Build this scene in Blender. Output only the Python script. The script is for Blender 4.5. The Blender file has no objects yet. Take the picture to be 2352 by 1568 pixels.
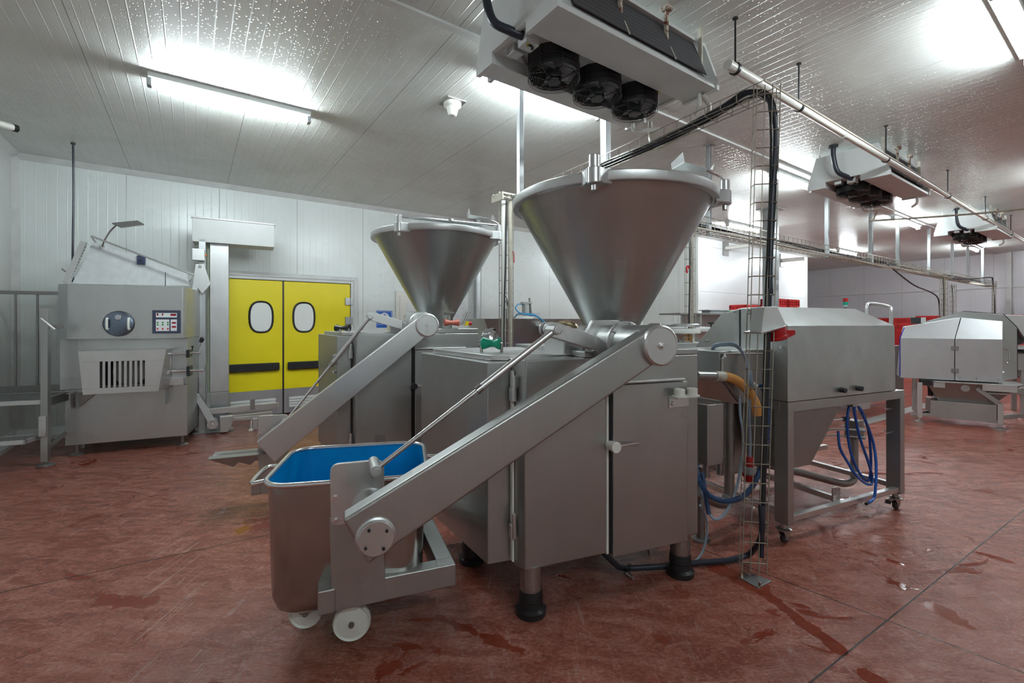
import bpy, bmesh, math, random
from math import radians as R, sin, cos, pi
from mathutils import Vector, Matrix
random.seed(7)
SC = bpy.context.scene
COL = SC.collection

# ---------------------------------------------------------------- camera
FPX, CXP, HYP, CAMZ, CEIL = 1045.0, 1176.0, 742.0, 1.5, 3.65
cd = bpy.data.cameras.new('camera'); cam = bpy.data.objects.new('camera', cd); COL.objects.link(cam)
cam.location = (0, 0, CAMZ); cam.rotation_euler = (R(90), 0, 0)
cd.sensor_width = 36.0; cd.lens = 36.0 * FPX / 2352.0
cd.shift_y = -(784.0 - HYP) / 2352.0
cd.clip_start = 0.02; cd.clip_end = 200
SC.camera = cam

# ---------------------------------------------------------------- world, exposure, tube brightness
world = bpy.data.worlds.new('world'); SC.world = world; world.use_nodes = True
world.node_tree.nodes['Background'].inputs[0].default_value = (0.75, 0.8, 0.85, 1)
world.node_tree.nodes['Background'].inputs[1].default_value = 0.0
SC.view_settings.view_transform = 'Standard'; SC.view_settings.look = 'None'
SC.view_settings.gamma = 1.0; SC.view_settings.use_curve_mapping = False
SC.view_settings.exposure = 0.65
TUBE_STRENGTH = 120.0
SC.cycles.max_bounces = 7; SC.cycles.diffuse_bounces = 4; SC.cycles.glossy_bounces = 4; SC.cycles.transmission_bounces = 4
SC.cycles.use_adaptive_sampling = True; SC.cycles.adaptive_threshold = 0.08; SC.cycles.adaptive_min_samples = 16
SC.cycles.sample_clamp_indirect = 6.0
SC.cycles.use_denoising = True

# ---------------------------------------------------------------- frames: measured points on the machines' own planes
class Fr:
    def __init__(s, ox, oy, deg):
        s.ox, s.oy, s.deg = ox, oy, deg
        t = R(deg); s.c = cos(t); s.s = sin(t)
    def w2l(s, X, Y):
        dx, dy = X - s.ox, Y - s.oy
        return (s.c * dx + s.s * dy, -s.s * dx + s.c * dy)
    def l2w(s, x, y, z=0):
        return Vector((s.ox + s.c * x - s.s * y, s.oy + s.s * x + s.c * y, z))
    def px(s, u, v, x=None, y=None, z=None):
        d = ((u - CXP) / FPX, 1.0, (HYP - v) / FPX)
        if z is not None: t = (z - CAMZ) / d[2]
        else:
            o = s.w2l(0, 0); e = s.w2l(d[0], 1.0); l = (e[0] - o[0], e[1] - o[1])
            t = (x - o[0]) / l[0] if x is not None else (y - o[1]) / l[1]
        l = s.w2l(d[0] * t, t)
        return Vector((l[0], l[1], CAMZ + d[2] * t))
WF = Fr(-6.32, 5.76, 35)          # the hall: x along the yellow-door wall, y into it

# ---------------------------------------------------------------- mesh helpers
def orth(d):
    d = d.normalized(); a = Vector((0, 0, 1)) if abs(d.z) < 0.9 else Vector((1, 0, 0))
    u = d.cross(a).normalized(); return u, d.cross(u).normalized()
def smooth_path(pts, n=6):
    pts = [Vector(p) for p in pts]
    if len(pts) < 3: return pts
    P = [pts[0] * 2 - pts[1]] + pts + [pts[-1] * 2 - pts[-2]]; out = []
    for i in range(1, len(P) - 2):
        a, b, c, d = P[i - 1:i + 3]
        for k in range(n):
            t = k / n
            out.append(0.5 * ((2 * b) + (c - a) * t + (2 * a - 5 * b + 4 * c - d) * t * t + (3 * b - a - 3 * c + d) * t ** 3))
    out.append(pts[-1]); return out
def round_poly(pts, r, n=4):
    out = []; N = len(pts)
    for i in range(N):
        p = Vector(pts[i]); a = (Vector(pts[i - 1]) - p); b = (Vector(pts[(i + 1) % N]) - p)
        rr = r[i] if isinstance(r, (list, tuple)) else r
        if rr <= 0: out.append(p); continue
        k = min(rr, a.length * .49, b.length * .49); A = p + a.normalized() * k; B = p + b.normalized() * k
        for j in range(n + 1):
            t = j / n; out.append(A * (1 - t) ** 2 + p * 2 * t * (1 - t) + B * t * t)
    return out
class MB:
    def __init__(s): s.v = []; s.f = []; s.m = []; s.cm = 0
    def mat(s, i): s.cm = i; return s
    def add(s, vs, fs):
        o = len(s.v); s.v += [tuple(v) for v in vs]
        for f in fs: s.f.append(tuple(i + o for i in f)); s.m.append(s.cm)
        return s
    def box(s, x0, x1, y0, y1, z0, z1):
        vs = [(x, y, z) for x in (x0, x1) for y in (y0, y1) for z in (z0, z1)]
        return s.add(vs, [(0, 1, 3, 2), (4, 6, 7, 5), (0, 4, 5, 1), (2, 3, 7, 6), (0, 2, 6, 4), (1, 5, 7, 3)])
    def hexa(s, bot, top):       # two quads, same winding
        return s.add(list(bot) + list(top), [(3, 2, 1, 0), (4, 5, 6, 7)] + [(i, (i + 1) % 4, 4 + (i + 1) % 4, 4 + i) for i in range(4)])
    def prism(s, pts, dvec):     # any planar outline pushed along dvec
        n = len(pts); d = Vector(dvec); P = [Vector(p) for p in pts]
        return s.add(P + [p + d for p in P], [tuple(range(n - 1, -1, -1)), tuple(range(n, 2 * n))] + [(i, (i + 1) % n, n + (i + 1) % n, n + i) for i in range(n)])
    def xz(s, pts, y0, y1): return s.prism([(p[0], y0, p[1]) for p in pts], (0, y1 - y0, 0))
    def xy(s, pts, z0, z1): return s.prism([(p[0], p[1], z0) for p in pts], (0, 0, z1 - z0))
    def yz(s, pts, x0, x1): return s.prism([(x0, p[0], p[1]) for p in pts], (x1 - x0, 0, 0))
    def cyl(s, a, b, r, r2=None, n=20, caps=True):
        a = Vector(a); b = Vector(b); r2 = r if r2 is None else r2; u, w = orth(b - a)
        ra = [a + (u * cos(2 * pi * i / n) + w * sin(2 * pi * i / n)) * r for i in range(n)]
        rb = [b + (u * cos(2 * pi * i / n) + w * sin(2 * pi * i / n)) * r2 for i in range(n)]
        fs = [(i, (i + 1) % n, n + (i + 1) % n, n + i) for i in range(n)]
        if caps: fs += [tuple(range(n - 1, -1, -1)), tuple(range(n, 2 * n))]
        return s.add(ra + rb, fs)
    def tube(s, pts, r, n=8, sm=0, closed=False):
        pts = smooth_path(pts, sm) if sm else [Vector(p) for p in pts]
        N = len(pts); vs = []; prev = None
        for i, p in enumerate(pts):
            if closed: t = pts[(i + 1) % N] - pts[i - 1]
            else: t = pts[min(i + 1, N - 1)] - pts[max(i - 1, 0)]
            t = t.normalized()
            if prev is None: u, w = orth(t)
            else:
                u = prev - t * prev.dot(t)
                u = u.normalized() if u.length > 1e-6 else orth(t)[0]
                w = t.cross(u)
            prev = u; rr = r[i] if isinstance(r, list) else r
            vs += [p + (u * cos(2 * pi * k / n) + w * sin(2 * pi * k / n)) * rr for k in range(n)]
        fs = []
        for i in range(N if closed else N - 1):
            j = (i + 1) % N
            fs += [(i * n + k, i * n + (k + 1) % n, j * n + (k + 1) % n, j * n + k) for k in range(n)]
        if not closed: fs += [tuple(range(n - 1, -1, -1)), tuple((N - 1) * n + k for k in range(n))]
        return s.add(vs, fs)
    def bar(s, a, b, w, h, up=(0, 0, 1)):   # rectangular bar from a to b; w across, h along up
        a = Vector(a); b = Vector(b); d = (b - a).normalized(); up = Vector(up)
        sd = d.cross(up)
        if sd.length < 1e-5: up = Vector((0, 1, 0)); sd = d.cross(up)
        sd.normalize(); u = sd.cross(d).normalized()
        q = [(-w / 2, -h / 2), (w / 2, -h / 2), (w / 2, h / 2), (-w / 2, h / 2)]
        return s.hexa([a + sd * i + u * j for i, j in q], [b + sd * i + u * j for i, j in q])
    def lathe(s, c, prof, n=32, axis=(0, 0, 1), capa=False, capb=False):  # prof: (r, t)
        c = Vector(c); ax = Vector(axis).normalized(); u, w = orth(ax); vs = []
        for r, t in prof: vs += [c + ax * t + (u * cos(2 * pi * k / n) + w * sin(2 * pi * k / n)) * r for k in range(n)]
        fs = []
        for i in range(len(prof) - 1): fs += [(i * n + k, i * n + (k + 1) % n, (i + 1) * n + (k + 1) % n, (i + 1) * n + k) for k in range(n)]
        if capa: fs.append(tuple(range(n - 1, -1, -1)))
        if capb: fs.append(tuple((len(prof) - 1) * n + k for k in range(n)))
        return s.add(vs, fs)
    def loft(s, rings, caps=True, closed=True):
        n = len(rings[0]); vs = [v for r in rings for v in r]; fs = []
        for i in range(len(rings) - 1): fs += [(i * n + k, i * n + (k + 1) % n, (i + 1) * n + (k + 1) % n, (i + 1) * n + k) for k in range(n if closed else n - 1)]
        if caps: fs += [tuple(range(n - 1, -1, -1)), tuple((len(rings) - 1) * n + k for k in range(n))]
        return s.add(vs, fs)
    def build(s, name, mats, parent=None, bevel=0.0, seg=2, angle=35, fix=True):
        me = bpy.data.meshes.new(name)
        me.from_pydata(s.v, [], s.f)
        if not isinstance(mats, (list, tuple)): mats = [mats]
        for m in mats: me.materials.append(m)
        me.polygons.foreach_set('material_index', s.m)
        bm = bmesh.new(); bm.from_mesh(me)
        if fix: bmesh.ops.recalc_face_normals(bm, faces=bm.faces)
        a = R(angle)
        for e in bm.edges: e.smooth = (len(e.link_faces) == 2 and e.calc_face_angle(0) < a)
        for f in bm.faces: f.smooth = True
        bm.to_mesh(me); bm.free()
        ob = bpy.data.objects.new(name, me); COL.objects.link(ob)
        if parent is not None: ob.parent = parent
        if bevel > 0:
            md = ob.modifiers.new('bevel', 'BEVEL'); md.width = bevel; md.segments = seg
            md.limit_method = 'ANGLE'; md.angle_limit = R(40); md.harden_normals = True
        return ob
def tag(o, label=None, cat=None, group=None, kind=None):
    if label: o['label'] = label
    if cat: o['category'] = cat
    if group: o['group'] = group
    if kind: o['kind'] = kind
    return o
def root(name, fr, label, cat, group=None):
    o = bpy.data.objects.new(name, None); COL.objects.link(o); o.empty_display_size = 0.1
    o.location = (fr.ox, fr.oy, 0); o.rotation_euler = (0, 0, R(fr.deg))
    return tag(o, label, cat, group)
def put(o, fr):
    o.location = (fr.ox, fr.oy, 0); o.rotation_euler = (0, 0, R(fr.deg)); return o
def copy_tree(o, parent=None):
    c = o.copy(); COL.objects.link(c); c.parent = parent
    for ch in list(o.children): copy_tree(ch, c)
    return c

# ---------------------------------------------------------------- materials
class NT:
    def __init__(s, name):
        s.m = bpy.data.materials.new(name); s.m.use_nodes = True; s.t = s.m.node_tree
        s.b = s.t.nodes['Principled BSDF']; s.tc = None
    def n(s, typ, **kw):
        nd = s.t.nodes.new(typ)
        for k, v in kw.items(): setattr(nd, k, v)
        return nd
    def l(s, a, b): s.t.links.new(a, b); return s
    def obj(s, scale=(1, 1, 1), rot=(0, 0, 0), loc=(0, 0, 0)):
        if s.tc is None: s.tc = s.n('ShaderNodeTexCoord')
        mp = s.n('ShaderNodeMapping'); s.l(s.tc.outputs['Object'], mp.inputs[0])
        mp.inputs['Scale'].default_value = scale; mp.inputs['Rotation'].default_value = rot; mp.inputs['Location'].default_value = loc
        return mp.outputs[0]
    def noise(s, vec, scale=5, detail=4, rough=.5, dist=0):
        nd = s.n('ShaderNodeTexNoise'); s.l(vec, nd.inputs['Vector'])
        nd.inputs['Scale'].default_value = scale; nd.inputs['Detail'].default_value = detail
        nd.inputs['Roughness'].default_value = rough; nd.inputs['Distortion'].default_value = dist
        return nd.outputs['Fac']
    def ramp(s, fac, stops, interp='LINEAR'):
        nd = s.n('ShaderNodeValToRGB'); s.l(fac, nd.inputs[0]); cr = nd.color_ramp; cr.interpolation = interp
        while len(cr.elements) < len(stops): cr.elements.new(.5)
        for e, (p, c) in zip(cr.elements, stops):
            e.position = p; e.color = (c, c, c, 1) if isinstance(c, (int, float)) else (*c, 1)
        return nd.outputs[0]
    def math(s, op, a, b=None, c=None):
        nd = s.n('ShaderNodeMath', operation=op)
        for i, q in enumerate((a, b, c)):
            if q is None: continue
            if isinstance(q, (int, float)): nd.inputs[i].default_value = q
            else: s.l(q, nd.inputs[i])
        return nd.outputs[0]
    def mix(s, fac, a, b, mode='MIX'):
        nd = s.n('ShaderNodeMix', data_type='RGBA', blend_type=mode)
        for i, q in ((0, fac), (6, a), (7, b)):
            if isinstance(q, (int, float)): nd.inputs[i].default_value = q
            elif isinstance(q, tuple): nd.inputs[i].default_value = (*q, 1)
            else: s.l(q, nd.inputs[i])
        return nd.outputs[2]
    def bump(s, h, dist=.002, strength=1.0, prev=None):
        nd = s.n('ShaderNodeBump'); s.l(h, nd.inputs['Height']); nd.inputs['Distance'].default_value = dist
        nd.inputs['Strength'].default_value = strength
        if prev is not None: s.l(prev, nd.inputs['Normal'])
        return nd.outputs[0]
    def to(s, name, v):
        i = s.b.inputs[name]
        if isinstance(v, (int, float)): i.default_value = v
        elif isinstance(v, tuple): i.default_value = (*v, 1)
        else: s.l(v, i)
        return s
def sep(nt, vec):
    nd = nt.n('ShaderNodeSeparateXYZ'); nt.l(vec, nd.inputs[0]); return nd.outputs
def plain(name, col, rough=.45, metal=0.0, var=.06, spec=.5, emit=None, strength=0, scale=18):
    t = NT(name); v = t.noise(t.obj(), scale, 3)
    c2 = tuple(max(0, c * (1 - var * 2)) for c in col)
    t.to('Base Color', t.mix(t.ramp(v, [(.3, 0.), (.75, 1.)]), c2, col))
    t.to('Roughness', t.math('MULTIPLY_ADD', v, .12, rough - .06)); t.to('Metallic', metal)
    t.to('Specular IOR Level', spec)
    if emit: t.to('Emission Color', emit); t.to('Emission Strength', strength)
    return t.m
def steel(name, col=(.49, .50, .49), rough=.36, grain=(60, 60, 2.0), dirt=.15, bump=.0004):
    t = NT(name)
    g = t.noise(t.obj(grain), 3.0, 5, .7)
    big = t.noise(t.obj((1, 1, .6), loc=(3, 1, 2)), 2.3, 5, .6, .6)
    spots = t.noise(t.obj((3, 3, 1)), 7, 6, .7)
    c = t.mix(t.ramp(big, [(.3, 0.), (.7, 1.)]), tuple(q * (1 - dirt) for q in col), col)
    c = t.mix(t.ramp(g, [(.3, .0), (.7, .35)]), c, tuple(q * .86 for q in col))
    t.to('Base Color', c); t.to('Metallic', .93)
    r = t.math('MULTIPLY_ADD', g, .12, rough - .10); r = t.math('MULTIPLY_ADD', spots, .10, r)
    t.to('Roughness', r); t.l(t.bump(g, bump, .5), t.b.inputs['Normal'])
    return t.m
M = {}
M['steel'] = steel('brushed_steel')
M['steel_lit'] = steel('brushed_steel_lit', (.58, .60, .60))  # lighter copy of the brushed steel, light on the cutting machine put into colour
M['steel_x'] = steel('brushed_steel_horizontal', grain=(2.0, 60, 60))
M['steel_dark'] = steel('dull_steel', (.36, .35, .34), .42)
M['steel_light'] = steel('light_steel', (.74, .74, .74), .34)
M['steel_worn'] = steel('worn_steel', (.50, .49, .47), .20, (3, 3, 22), .35, .0003)
M['chrome'] = steel('polished_steel', (.78, .78, .79), .16, (5, 5, 5), .08, 0.0001)
M['galv'] = steel('galvanised_steel', (.55, .57, .58), .4, (9, 9, 9), .35)
M['cast'] = steel('cast_aluminium', (.66, .67, .67), .38, (12, 12, 12), .12)
M['wire'] = plain('zinc_wire', (.34, .31, .25), .45, .5)
M['black'] = plain('black_rubber', (.012, .012, .014), .42)
M['black_pl'] = plain('black_plastic', (.02, .021, .024), .35)
M['cable'] = plain('dark_cable', (.02, .025, .04), .38)
M['white_pl'] = plain('white_plastic', (.78, .77, .72), .35, var=.03)
M['nylon'] = plain('white_nylon', (.72, .72, .66), .4, var=.05)
M['white_paint'] = plain('white_painted_metal', (.66, .68, .67), .35, var=.05, scale=4)
M['cream'] = plain('cream_painted_tube', (.58, .54, .45), .45, var=.15)
M['red'] = plain('red_plastic', (.50, .012, .015), .35)
M['crate'] = plain('red_crate_plastic', (.55, .02, .018), .4)
M['green'] = plain('green_plastic', (.0, .36, .22), .35)
M['blue'] = plain('blue_liner', (.0, .33, .74), .3, var=.12, scale=5)
M['hose_blue'] = plain('blue_hose', (.01, .09, .42), .3)
M['hose_light'] = plain('light_blue_tube', (.05, .33, .62), .3)
M['hose_grey'] = plain('grey_blue_cable', (.28, .36, .45), .4)
M['navy'] = plain('navy_corrugated_hose', (.03, .07, .17), .35)
M['grey_pl'] = plain('grey_plastic', (.38, .40, .42), .4)
M['yellow'] = plain('yellow_door_laminate', (.88, .74, .0), .42, var=.03, scale=3)
M['kick'] = steel('door_kick_plate', (.50, .49, .51), .5, (10, 10, 4), .25)
M['amber'] = plain('amber_plastic', (.75, .60, .02), .4)
M['paper'] = plain('paper', (.72, .74, .76), .6, var=.02)
M['signblue'] = plain('blue_sign', (.01, .12, .55), .4)
M['purple'] = plain('blue_edge_strip', (.01, .02, .45), .35)
M['glassy'] = None
t = NT('window_acrylic_lit_room'); t.to('Base Color', (.88, .92, .90)); t.to('Roughness', .10); M['acrylic_lit_room'] = t.m  # opaque pale pane; the lit room behind is put into its colour
t = NT('amber_clear_hose'); t.to('Base Color', (.95, .50, .16)); t.to('Roughness', .25); t.to('Transmission Weight', .45); t.to('IOR', 1.3); M['hose_amber'] = t.m
t = NT('lamp_tube'); t.to('Base Color', (1., 1., 1.)); t.to('Emission Color', (.86, .97, 1.)); t.to('Emission Strength', TUBE_STRENGTH); M['tube'] = t.m
t = NT('rusty_bracket'); v = t.noise(t.obj(), 30, 5, .7); t.to('Base Color', t.mix(t.ramp(v, [(.45, 0.), (.55, 1.)]), (.55, .5, .42), (.16, .045, .015))); t.to('Roughness', .7); M['rust'] = t.m
# finned evaporator coil
t = NT('coil_fins'); o = sep(t, t.obj()); f = t.math('FRACT', t.math('MULTIPLY', o[0], 70)); g2 = t.math('FRACT', t.math('MULTIPLY', o[2], 28))
k = t.math('MULTIPLY', t.math('GREATER_THAN', f, .45), t.math('GREATER_THAN', g2, .2))
t.to('Base Color', t.mix(k, (.035, .035, .04), (.13, .13, .14))); t.to('Roughness', .5); t.to('Metallic', .3); M['coil'] = t.m

# wet red resin floor
t = NT('wet_red_floor')
o = t.obj(); s1 = t.noise(o, .9, 6, .62, .8); s2 = t.noise(t.obj((1, 2.6, 1), (0, 0, R(28))), 3.2, 8, .72, 1.4); s3 = t.noise(t.obj((1, 1, 1), loc=(5, 3, 0)), 14, 6, .75)
c = t.mix(t.ramp(s1, [(.32, 0.), (.68, 1.)]), (.20, .045, .026), (.33, .092, .060))
c = t.mix(t.ramp(s2, [(.43, 0.), (.50, .30), (.68, .85)]), c, (.48, .21, .16))
c = t.mix(t.ramp(s3, [(.48, 0.), (.72, .6)]), c, (.13, .026, .014))
s4 = t.noise(t.obj((1, 1.6, 1), (0, 0, R(20)), loc=(2, 8, 0)), 42, 6, .8); c = t.mix(t.ramp(s4, [(.42, .45), (.52, 0.)]), c, (.15, .03, .018)); c = t.mix(t.ramp(s4, [(.54, 0.), (.66, .5)]), c, (.50, .27, .22))
sc = t.noise(t.obj((2.2, .5, 1), (0, 0, R(-50))), 9, 7, .8, .5)
c = t.mix(t.ramp(sc, [(.56, 0.), (.72, .6)]), c, (.50, .33, .29))
sp = t.noise(t.obj(loc=(9, 2, 0)), 60, 3, .7); c = t.mix(t.ramp(sp, [(.62, 0.), (.70, .35)]), c, (.50, .32, .27))
yb = sep(t, o); yk = t.math('MULTIPLY', t.ramp(t.noise(t.obj(), 2.5, 5, .6, .5), [(.5, 0.), (.7, 1.)]), t.math('LESS_THAN', yb[0], -.8))
wet = t.noise(t.obj((1, 1.5, 1), loc=(1.3, .4, 0)), 1.25, 5, .62, .9)
wetm = t.ramp(wet, [(.44, 0.), (.60, 1.)])
pud = t.noise(t.obj((1, 1.5, 1), (0, 0, R(33)), loc=(7.3, 2.4, 0)), 2.2, 7, .62, .8); pudm = t.ramp(pud, [(.615, 0.), (.635, 1.)])
def world_px(u, v): k = FPX * CAMZ / (v - HYP); return ((u - CXP) / FPX * k, k)
NZ = t.noise(o, 9, 5, .65); QS = sep(t, o)
def streak(p0, p1, w, wob):      # an elongated puddle with a ragged outline between two floor points
    (ax, ay), (bx, by) = world_px(*p0), world_px(*p1); L = math.hypot(bx - ax, by - ay); dx, dy = (bx - ax) / L, (by - ay) / L
    q = QS
    al = t.math('ADD', t.math('MULTIPLY', q[0], dx), t.math('MULTIPLY', q[1], dy)); al = t.math('SUBTRACT', al, ax * dx + ay * dy + L / 2)
    pe = t.math('ADD', t.math('MULTIPLY', q[0], -dy), t.math('MULTIPLY', q[1], dx)); pe = t.math('SUBTRACT', pe, -ax * dy + ay * dx)
    al = t.math('MAXIMUM', t.math('SUBTRACT', t.math('ABSOLUTE', al), L / 2), 0.0)
    dd = t.math('SQRT', t.math('ADD', t.math('MULTIPLY', al, al), t.math('MULTIPLY', pe, pe)))
    dd = t.math('ADD', dd, t.math('MULTIPLY', t.math('SUBTRACT', NZ, .5), wob))
    return t.math('LESS_THAN', dd, w)
for a_ in (((1640, 1300), (1735, 1345), .07, .16), ((1735, 1345), (1925, 1490), .035, .10), ((2150, 1395), (2200, 1425), .05, .18), ((2250, 1270), (2320, 1290), .03, .10), ((1980, 1265), (2070, 1295), .02, .06), ((1990, 1550), (2020, 1566), .04, .08), ((560, 1215), (620, 1205), .05, .3), ((240, 1375), (330, 1385), .05, .2), ((1010, 1420), (1200, 1500), .02, .2)):
    pudm = t.math('MAXIMUM', pudm, streak(*a_))
c = t.mix(t.math('MULTIPLY', pudm, .78), c, (.20, .030, .012))
q = sep(t, o); sl_ = t.noise(t.obj((70, 1.6, 1), (0, 0, R(-36))), 1.0, 2, .5); reg = t.math('MULTIPLY', t.math('LESS_THAN', t.math('ABSOLUTE', t.math('SUBTRACT', t.math('MULTIPLY_ADD', q[1], .70, q[0]), -.12)), .16), t.math('LESS_THAN', q[1], 3.2))
c = t.mix(t.math('MULTIPLY', reg, t.ramp(sl_, [(.60, 0.), (.66, .45)])), c, (.55, .36, .31))
# saw-cut joints
ow = sep(t, t.obj(rot=(0, 0, 0)))
J = []
def joint(a, b, w=.004):   # a,b in world metres
    ax, ay = a; bx, by = b; L = math.hypot(bx - ax, by - ay); nx, ny = -(by - ay) / L, (bx - ax) / L
    d = t.math('ADD', t.math('MULTIPLY', ow[0], nx), t.math('MULTIPLY', ow[1], ny))
    d = t.math('ABSOLUTE', t.math('SUBTRACT', d, nx * ax + ny * ay)); J.append(t.math('LESS_THAN', d, w))
joint((4.12, 3.66), (1.242, 1.898)); joint((1.497, 2.75), (2.197, 1.952)); joint((-2.85, 2.536), (-1.856, 3.148))
jj = t.math('MAXIMUM', t.math('MAXIMUM', J[0], J[1]), J[2])
c = t.mix(jj, c, (.03, .012, .01))
t.to('Base Color', c)
rr = t.math('MULTIPLY_ADD', wetm, -.11, .17); rr = t.math('MULTIPLY_ADD', s4, .13, rr); rr = t.math('MULTIPLY', rr, t.math('MULTIPLY_ADD', pudm, -.85, 1.0))
t.to('Roughness', rr); t.to('Specular IOR Level', .5)
hb = t.math('MULTIPLY', t.math('MULTIPLY_ADD', s4, .45, s2), t.math('MULTIPLY_ADD', pudm, -.9, 1.0))
t.l(t.bump(hb, .007, .6), t.b.inputs['Normal']); M['floor'] = t.m

def panel(name, col, col2, rib_axis, rib=.1, depth=.0012, rough=.3, drops=0.0, stain=.12, joint_step=1.15, hard=.06):
    t = NT(name); ob = t.obj(); o = sep(t, ob)
    f = t.math('FRACT', t.math('MULTIPLY', o[rib_axis], 1.0 / rib))
    h = t.ramp(f, [(0.0, 1.), (hard, 0.), (.5, .12), (1 - hard, .0), (1.0, 1.)])
    fj = t.math('FRACT', t.math('MULTIPLY', o[rib_axis], 1.0 / joint_step)); jm = t.math('LESS_THAN', fj, .006 / joint_step)
    st = t.noise(t.obj((1, 1, 1)), 1.1, 6, .65, .6)
    c = t.mix(t.ramp(st, [(.42, 0.), (.75, 1.)]), col, col2)
    sp = t.noise(t.obj((1, 1, 1)), 38, 3, .6); spm = t.ramp(sp, [(.73, 0.), (.77, .6)])
    c = t.mix(spm, c, (.16, .13, .10)); c = t.mix(t.math('MULTIPLY', jm, .75), c, (.12, .11, .10))
    t.to('Base Color', c); t.to('Roughness', t.math('MULTIPLY_ADD', st, .15, rough - .05)); t.to('Specular IOR Level', .55)
    nrm = t.bump(h, depth, 1.0)
    if drops > 0:
        vo = t.n('ShaderNodeTexVoronoi'); t.l(ob, vo.inputs['Vector']); vo.inputs['Scale'].default_value = 34; vo.inputs['Randomness'].default_value = .75
        dm = t.ramp(vo.outputs['Distance'], [(.0, 1.), (.12, .8), (.20, 0.)])
        reg = t.ramp(t.noise(t.obj(loc=(4, 9, 0)), .55, 3, .6), [(.38, 0.), (.52, 1.)])
        dm = t.math('MULTIPLY', dm, reg); t.to('Roughness', t.math('MULTIPLY', t.math('MULTIPLY_ADD', st, .15, rough - .05), t.math('MULTIPLY_ADD', dm, -.75, 1.0))); nrm = t.bump(dm, drops, 1.0, nrm)
    t.l(nrm, t.b.inputs['Normal'])
    return t.m
M['ceiling'] = panel('ribbed_ceiling_panel', (.72, .745, .715), (.62, .62, .58), 0, .1, .0026, .30, .006)
M['wall'] = panel('ribbed_wall_panel', (.75, .80, .785), (.69, .72, .70), 0, .1, .0016, .26, 0, joint_step=1.1)
M['wall_y'] = panel('ribbed_wall_panel_side', (.74, .755, .74), (.66, .67, .65), 1, .1, .0016, .28, 0)
M['wall_far'] = panel('far_wall_panel', (.66, .64, .67), (.60, .58, .62), 0, .11, .0012, .3, 0)
M['box_front'] = panel('smooth_cold_room_panel', (.82, .83, .84), (.78, .79, .80), 2, 1.1, .0004, .2, 0, hard=.01)
M['trim'] = plain('white_trim', (.72, .735, .72), .4, var=.08, scale=6)
# ================================================================= the hall
def struct(name, mb, m, fr=None, bevel=0):
    o = mb.build(name, m, bevel=bevel)
    if fr: put(o, fr)
    o['kind'] = 'structure'; return o
XE, YS = 24.5, -13.0
fl = MB().box(-8, 26, -6.5, 24, -.12, 0); struct('floor', fl, M['floor'])
struct('ceiling', MB().box(0, XE, YS, .0, CEIL, CEIL + .1), M['ceiling'], WF)
D0, D1, DH = 2.30, 4.17, 2.20       # yellow door opening
w = MB(); w.box(0, D0, 0, .12, 0, CEIL).box(D1, 13, 0, .12, 0, CEIL).box(D0, D1, 0, .12, DH, CEIL)
struct('wall_back', w, M['wall'], WF)
struct('wall_left', MB().box(-.12, 0, YS, .12, 0, CEIL), M['wall_y'], WF)
struct('wall_front', MB().box(0, XE, YS - .12, YS, 0, CEIL), M['wall'], WF)
# the cold room that stands out from the back wall
cr = struct('wall_centre', MB().box(12.28, 18.2, -1.70, -1.58, 0, CEIL), M['box_front'], WF)
struct('wall_centre_side', MB().box(12.2, 12.28, -1.70, 0, 0, CEIL), M['wall_y'], WF)
struct('wall_centre_end', MB().box(18.2, 18.32, -1.70, 4, 0, CEIL), M['wall_y'], WF)
struct('wall_recess', MB().box(18.2, XE + 2, 3.0, 3.12, 0, CEIL), M['wall'], WF)
struct('ceiling_recess', MB().box(18.2, XE + 2, .0, 3.0, CEIL, CEIL + .1), M['ceiling'], WF)
# far wall
a = Vector((11.55, 20.1, 0)); b = Vector((16.2, 11.63, 0)); d = b - a
FW = Fr(a.x, a.y, math.degrees(math.atan2(d.y, d.x)))
struct('wall_far', MB().box(0, 24, 0, .12, 0, CEIL), M['wall_far'], FW)
struct('trim_1', MB().box(0, 22, -.03, .0, 2.58, 2.63), M['trim'], FW)
struct('trim_2', MB().box(7.2, 7.3, -.06, 0, 0, CEIL), M['trim'], FW)
# coving, skirting, ceiling joint strip
struct('trim_3', MB().yz([(-.07, CEIL), (0, CEIL), (0, CEIL - .07)], 0, 12.2), M['trim'], WF)
struct('trim_4', MB().xz([(0, CEIL), (.07, CEIL), (0, CEIL - .07)], YS, 0), M['trim'], WF)
struct('trim_5', MB().xy([(0, 0), (.07, 0), (0, -.07)], 0, CEIL), M['trim'], WF)
struct('trim_6', MB().box(0, XE, -5.42, -5.36, CEIL - .02, CEIL), M['trim'], WF)
struct('baseboard_back', MB().yz([(0, 0), (-.09, 0), (-.09, .05), (-.02, .14), (0, .14)], 0, D0 - .12), M['trim'], WF)
struct('baseboard_right', MB().yz([(0, 0), (-.09, 0), (-.09, .05), (-.02, .14), (0, .14)], D1 + .12, 12.2), M['trim'], WF)
struct('baseboard_left', MB().xz([(0, 0), (.09, 0), (.09, .05), (.02, .14), (0, .14)], YS, 0), M['trim'], WF)

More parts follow.
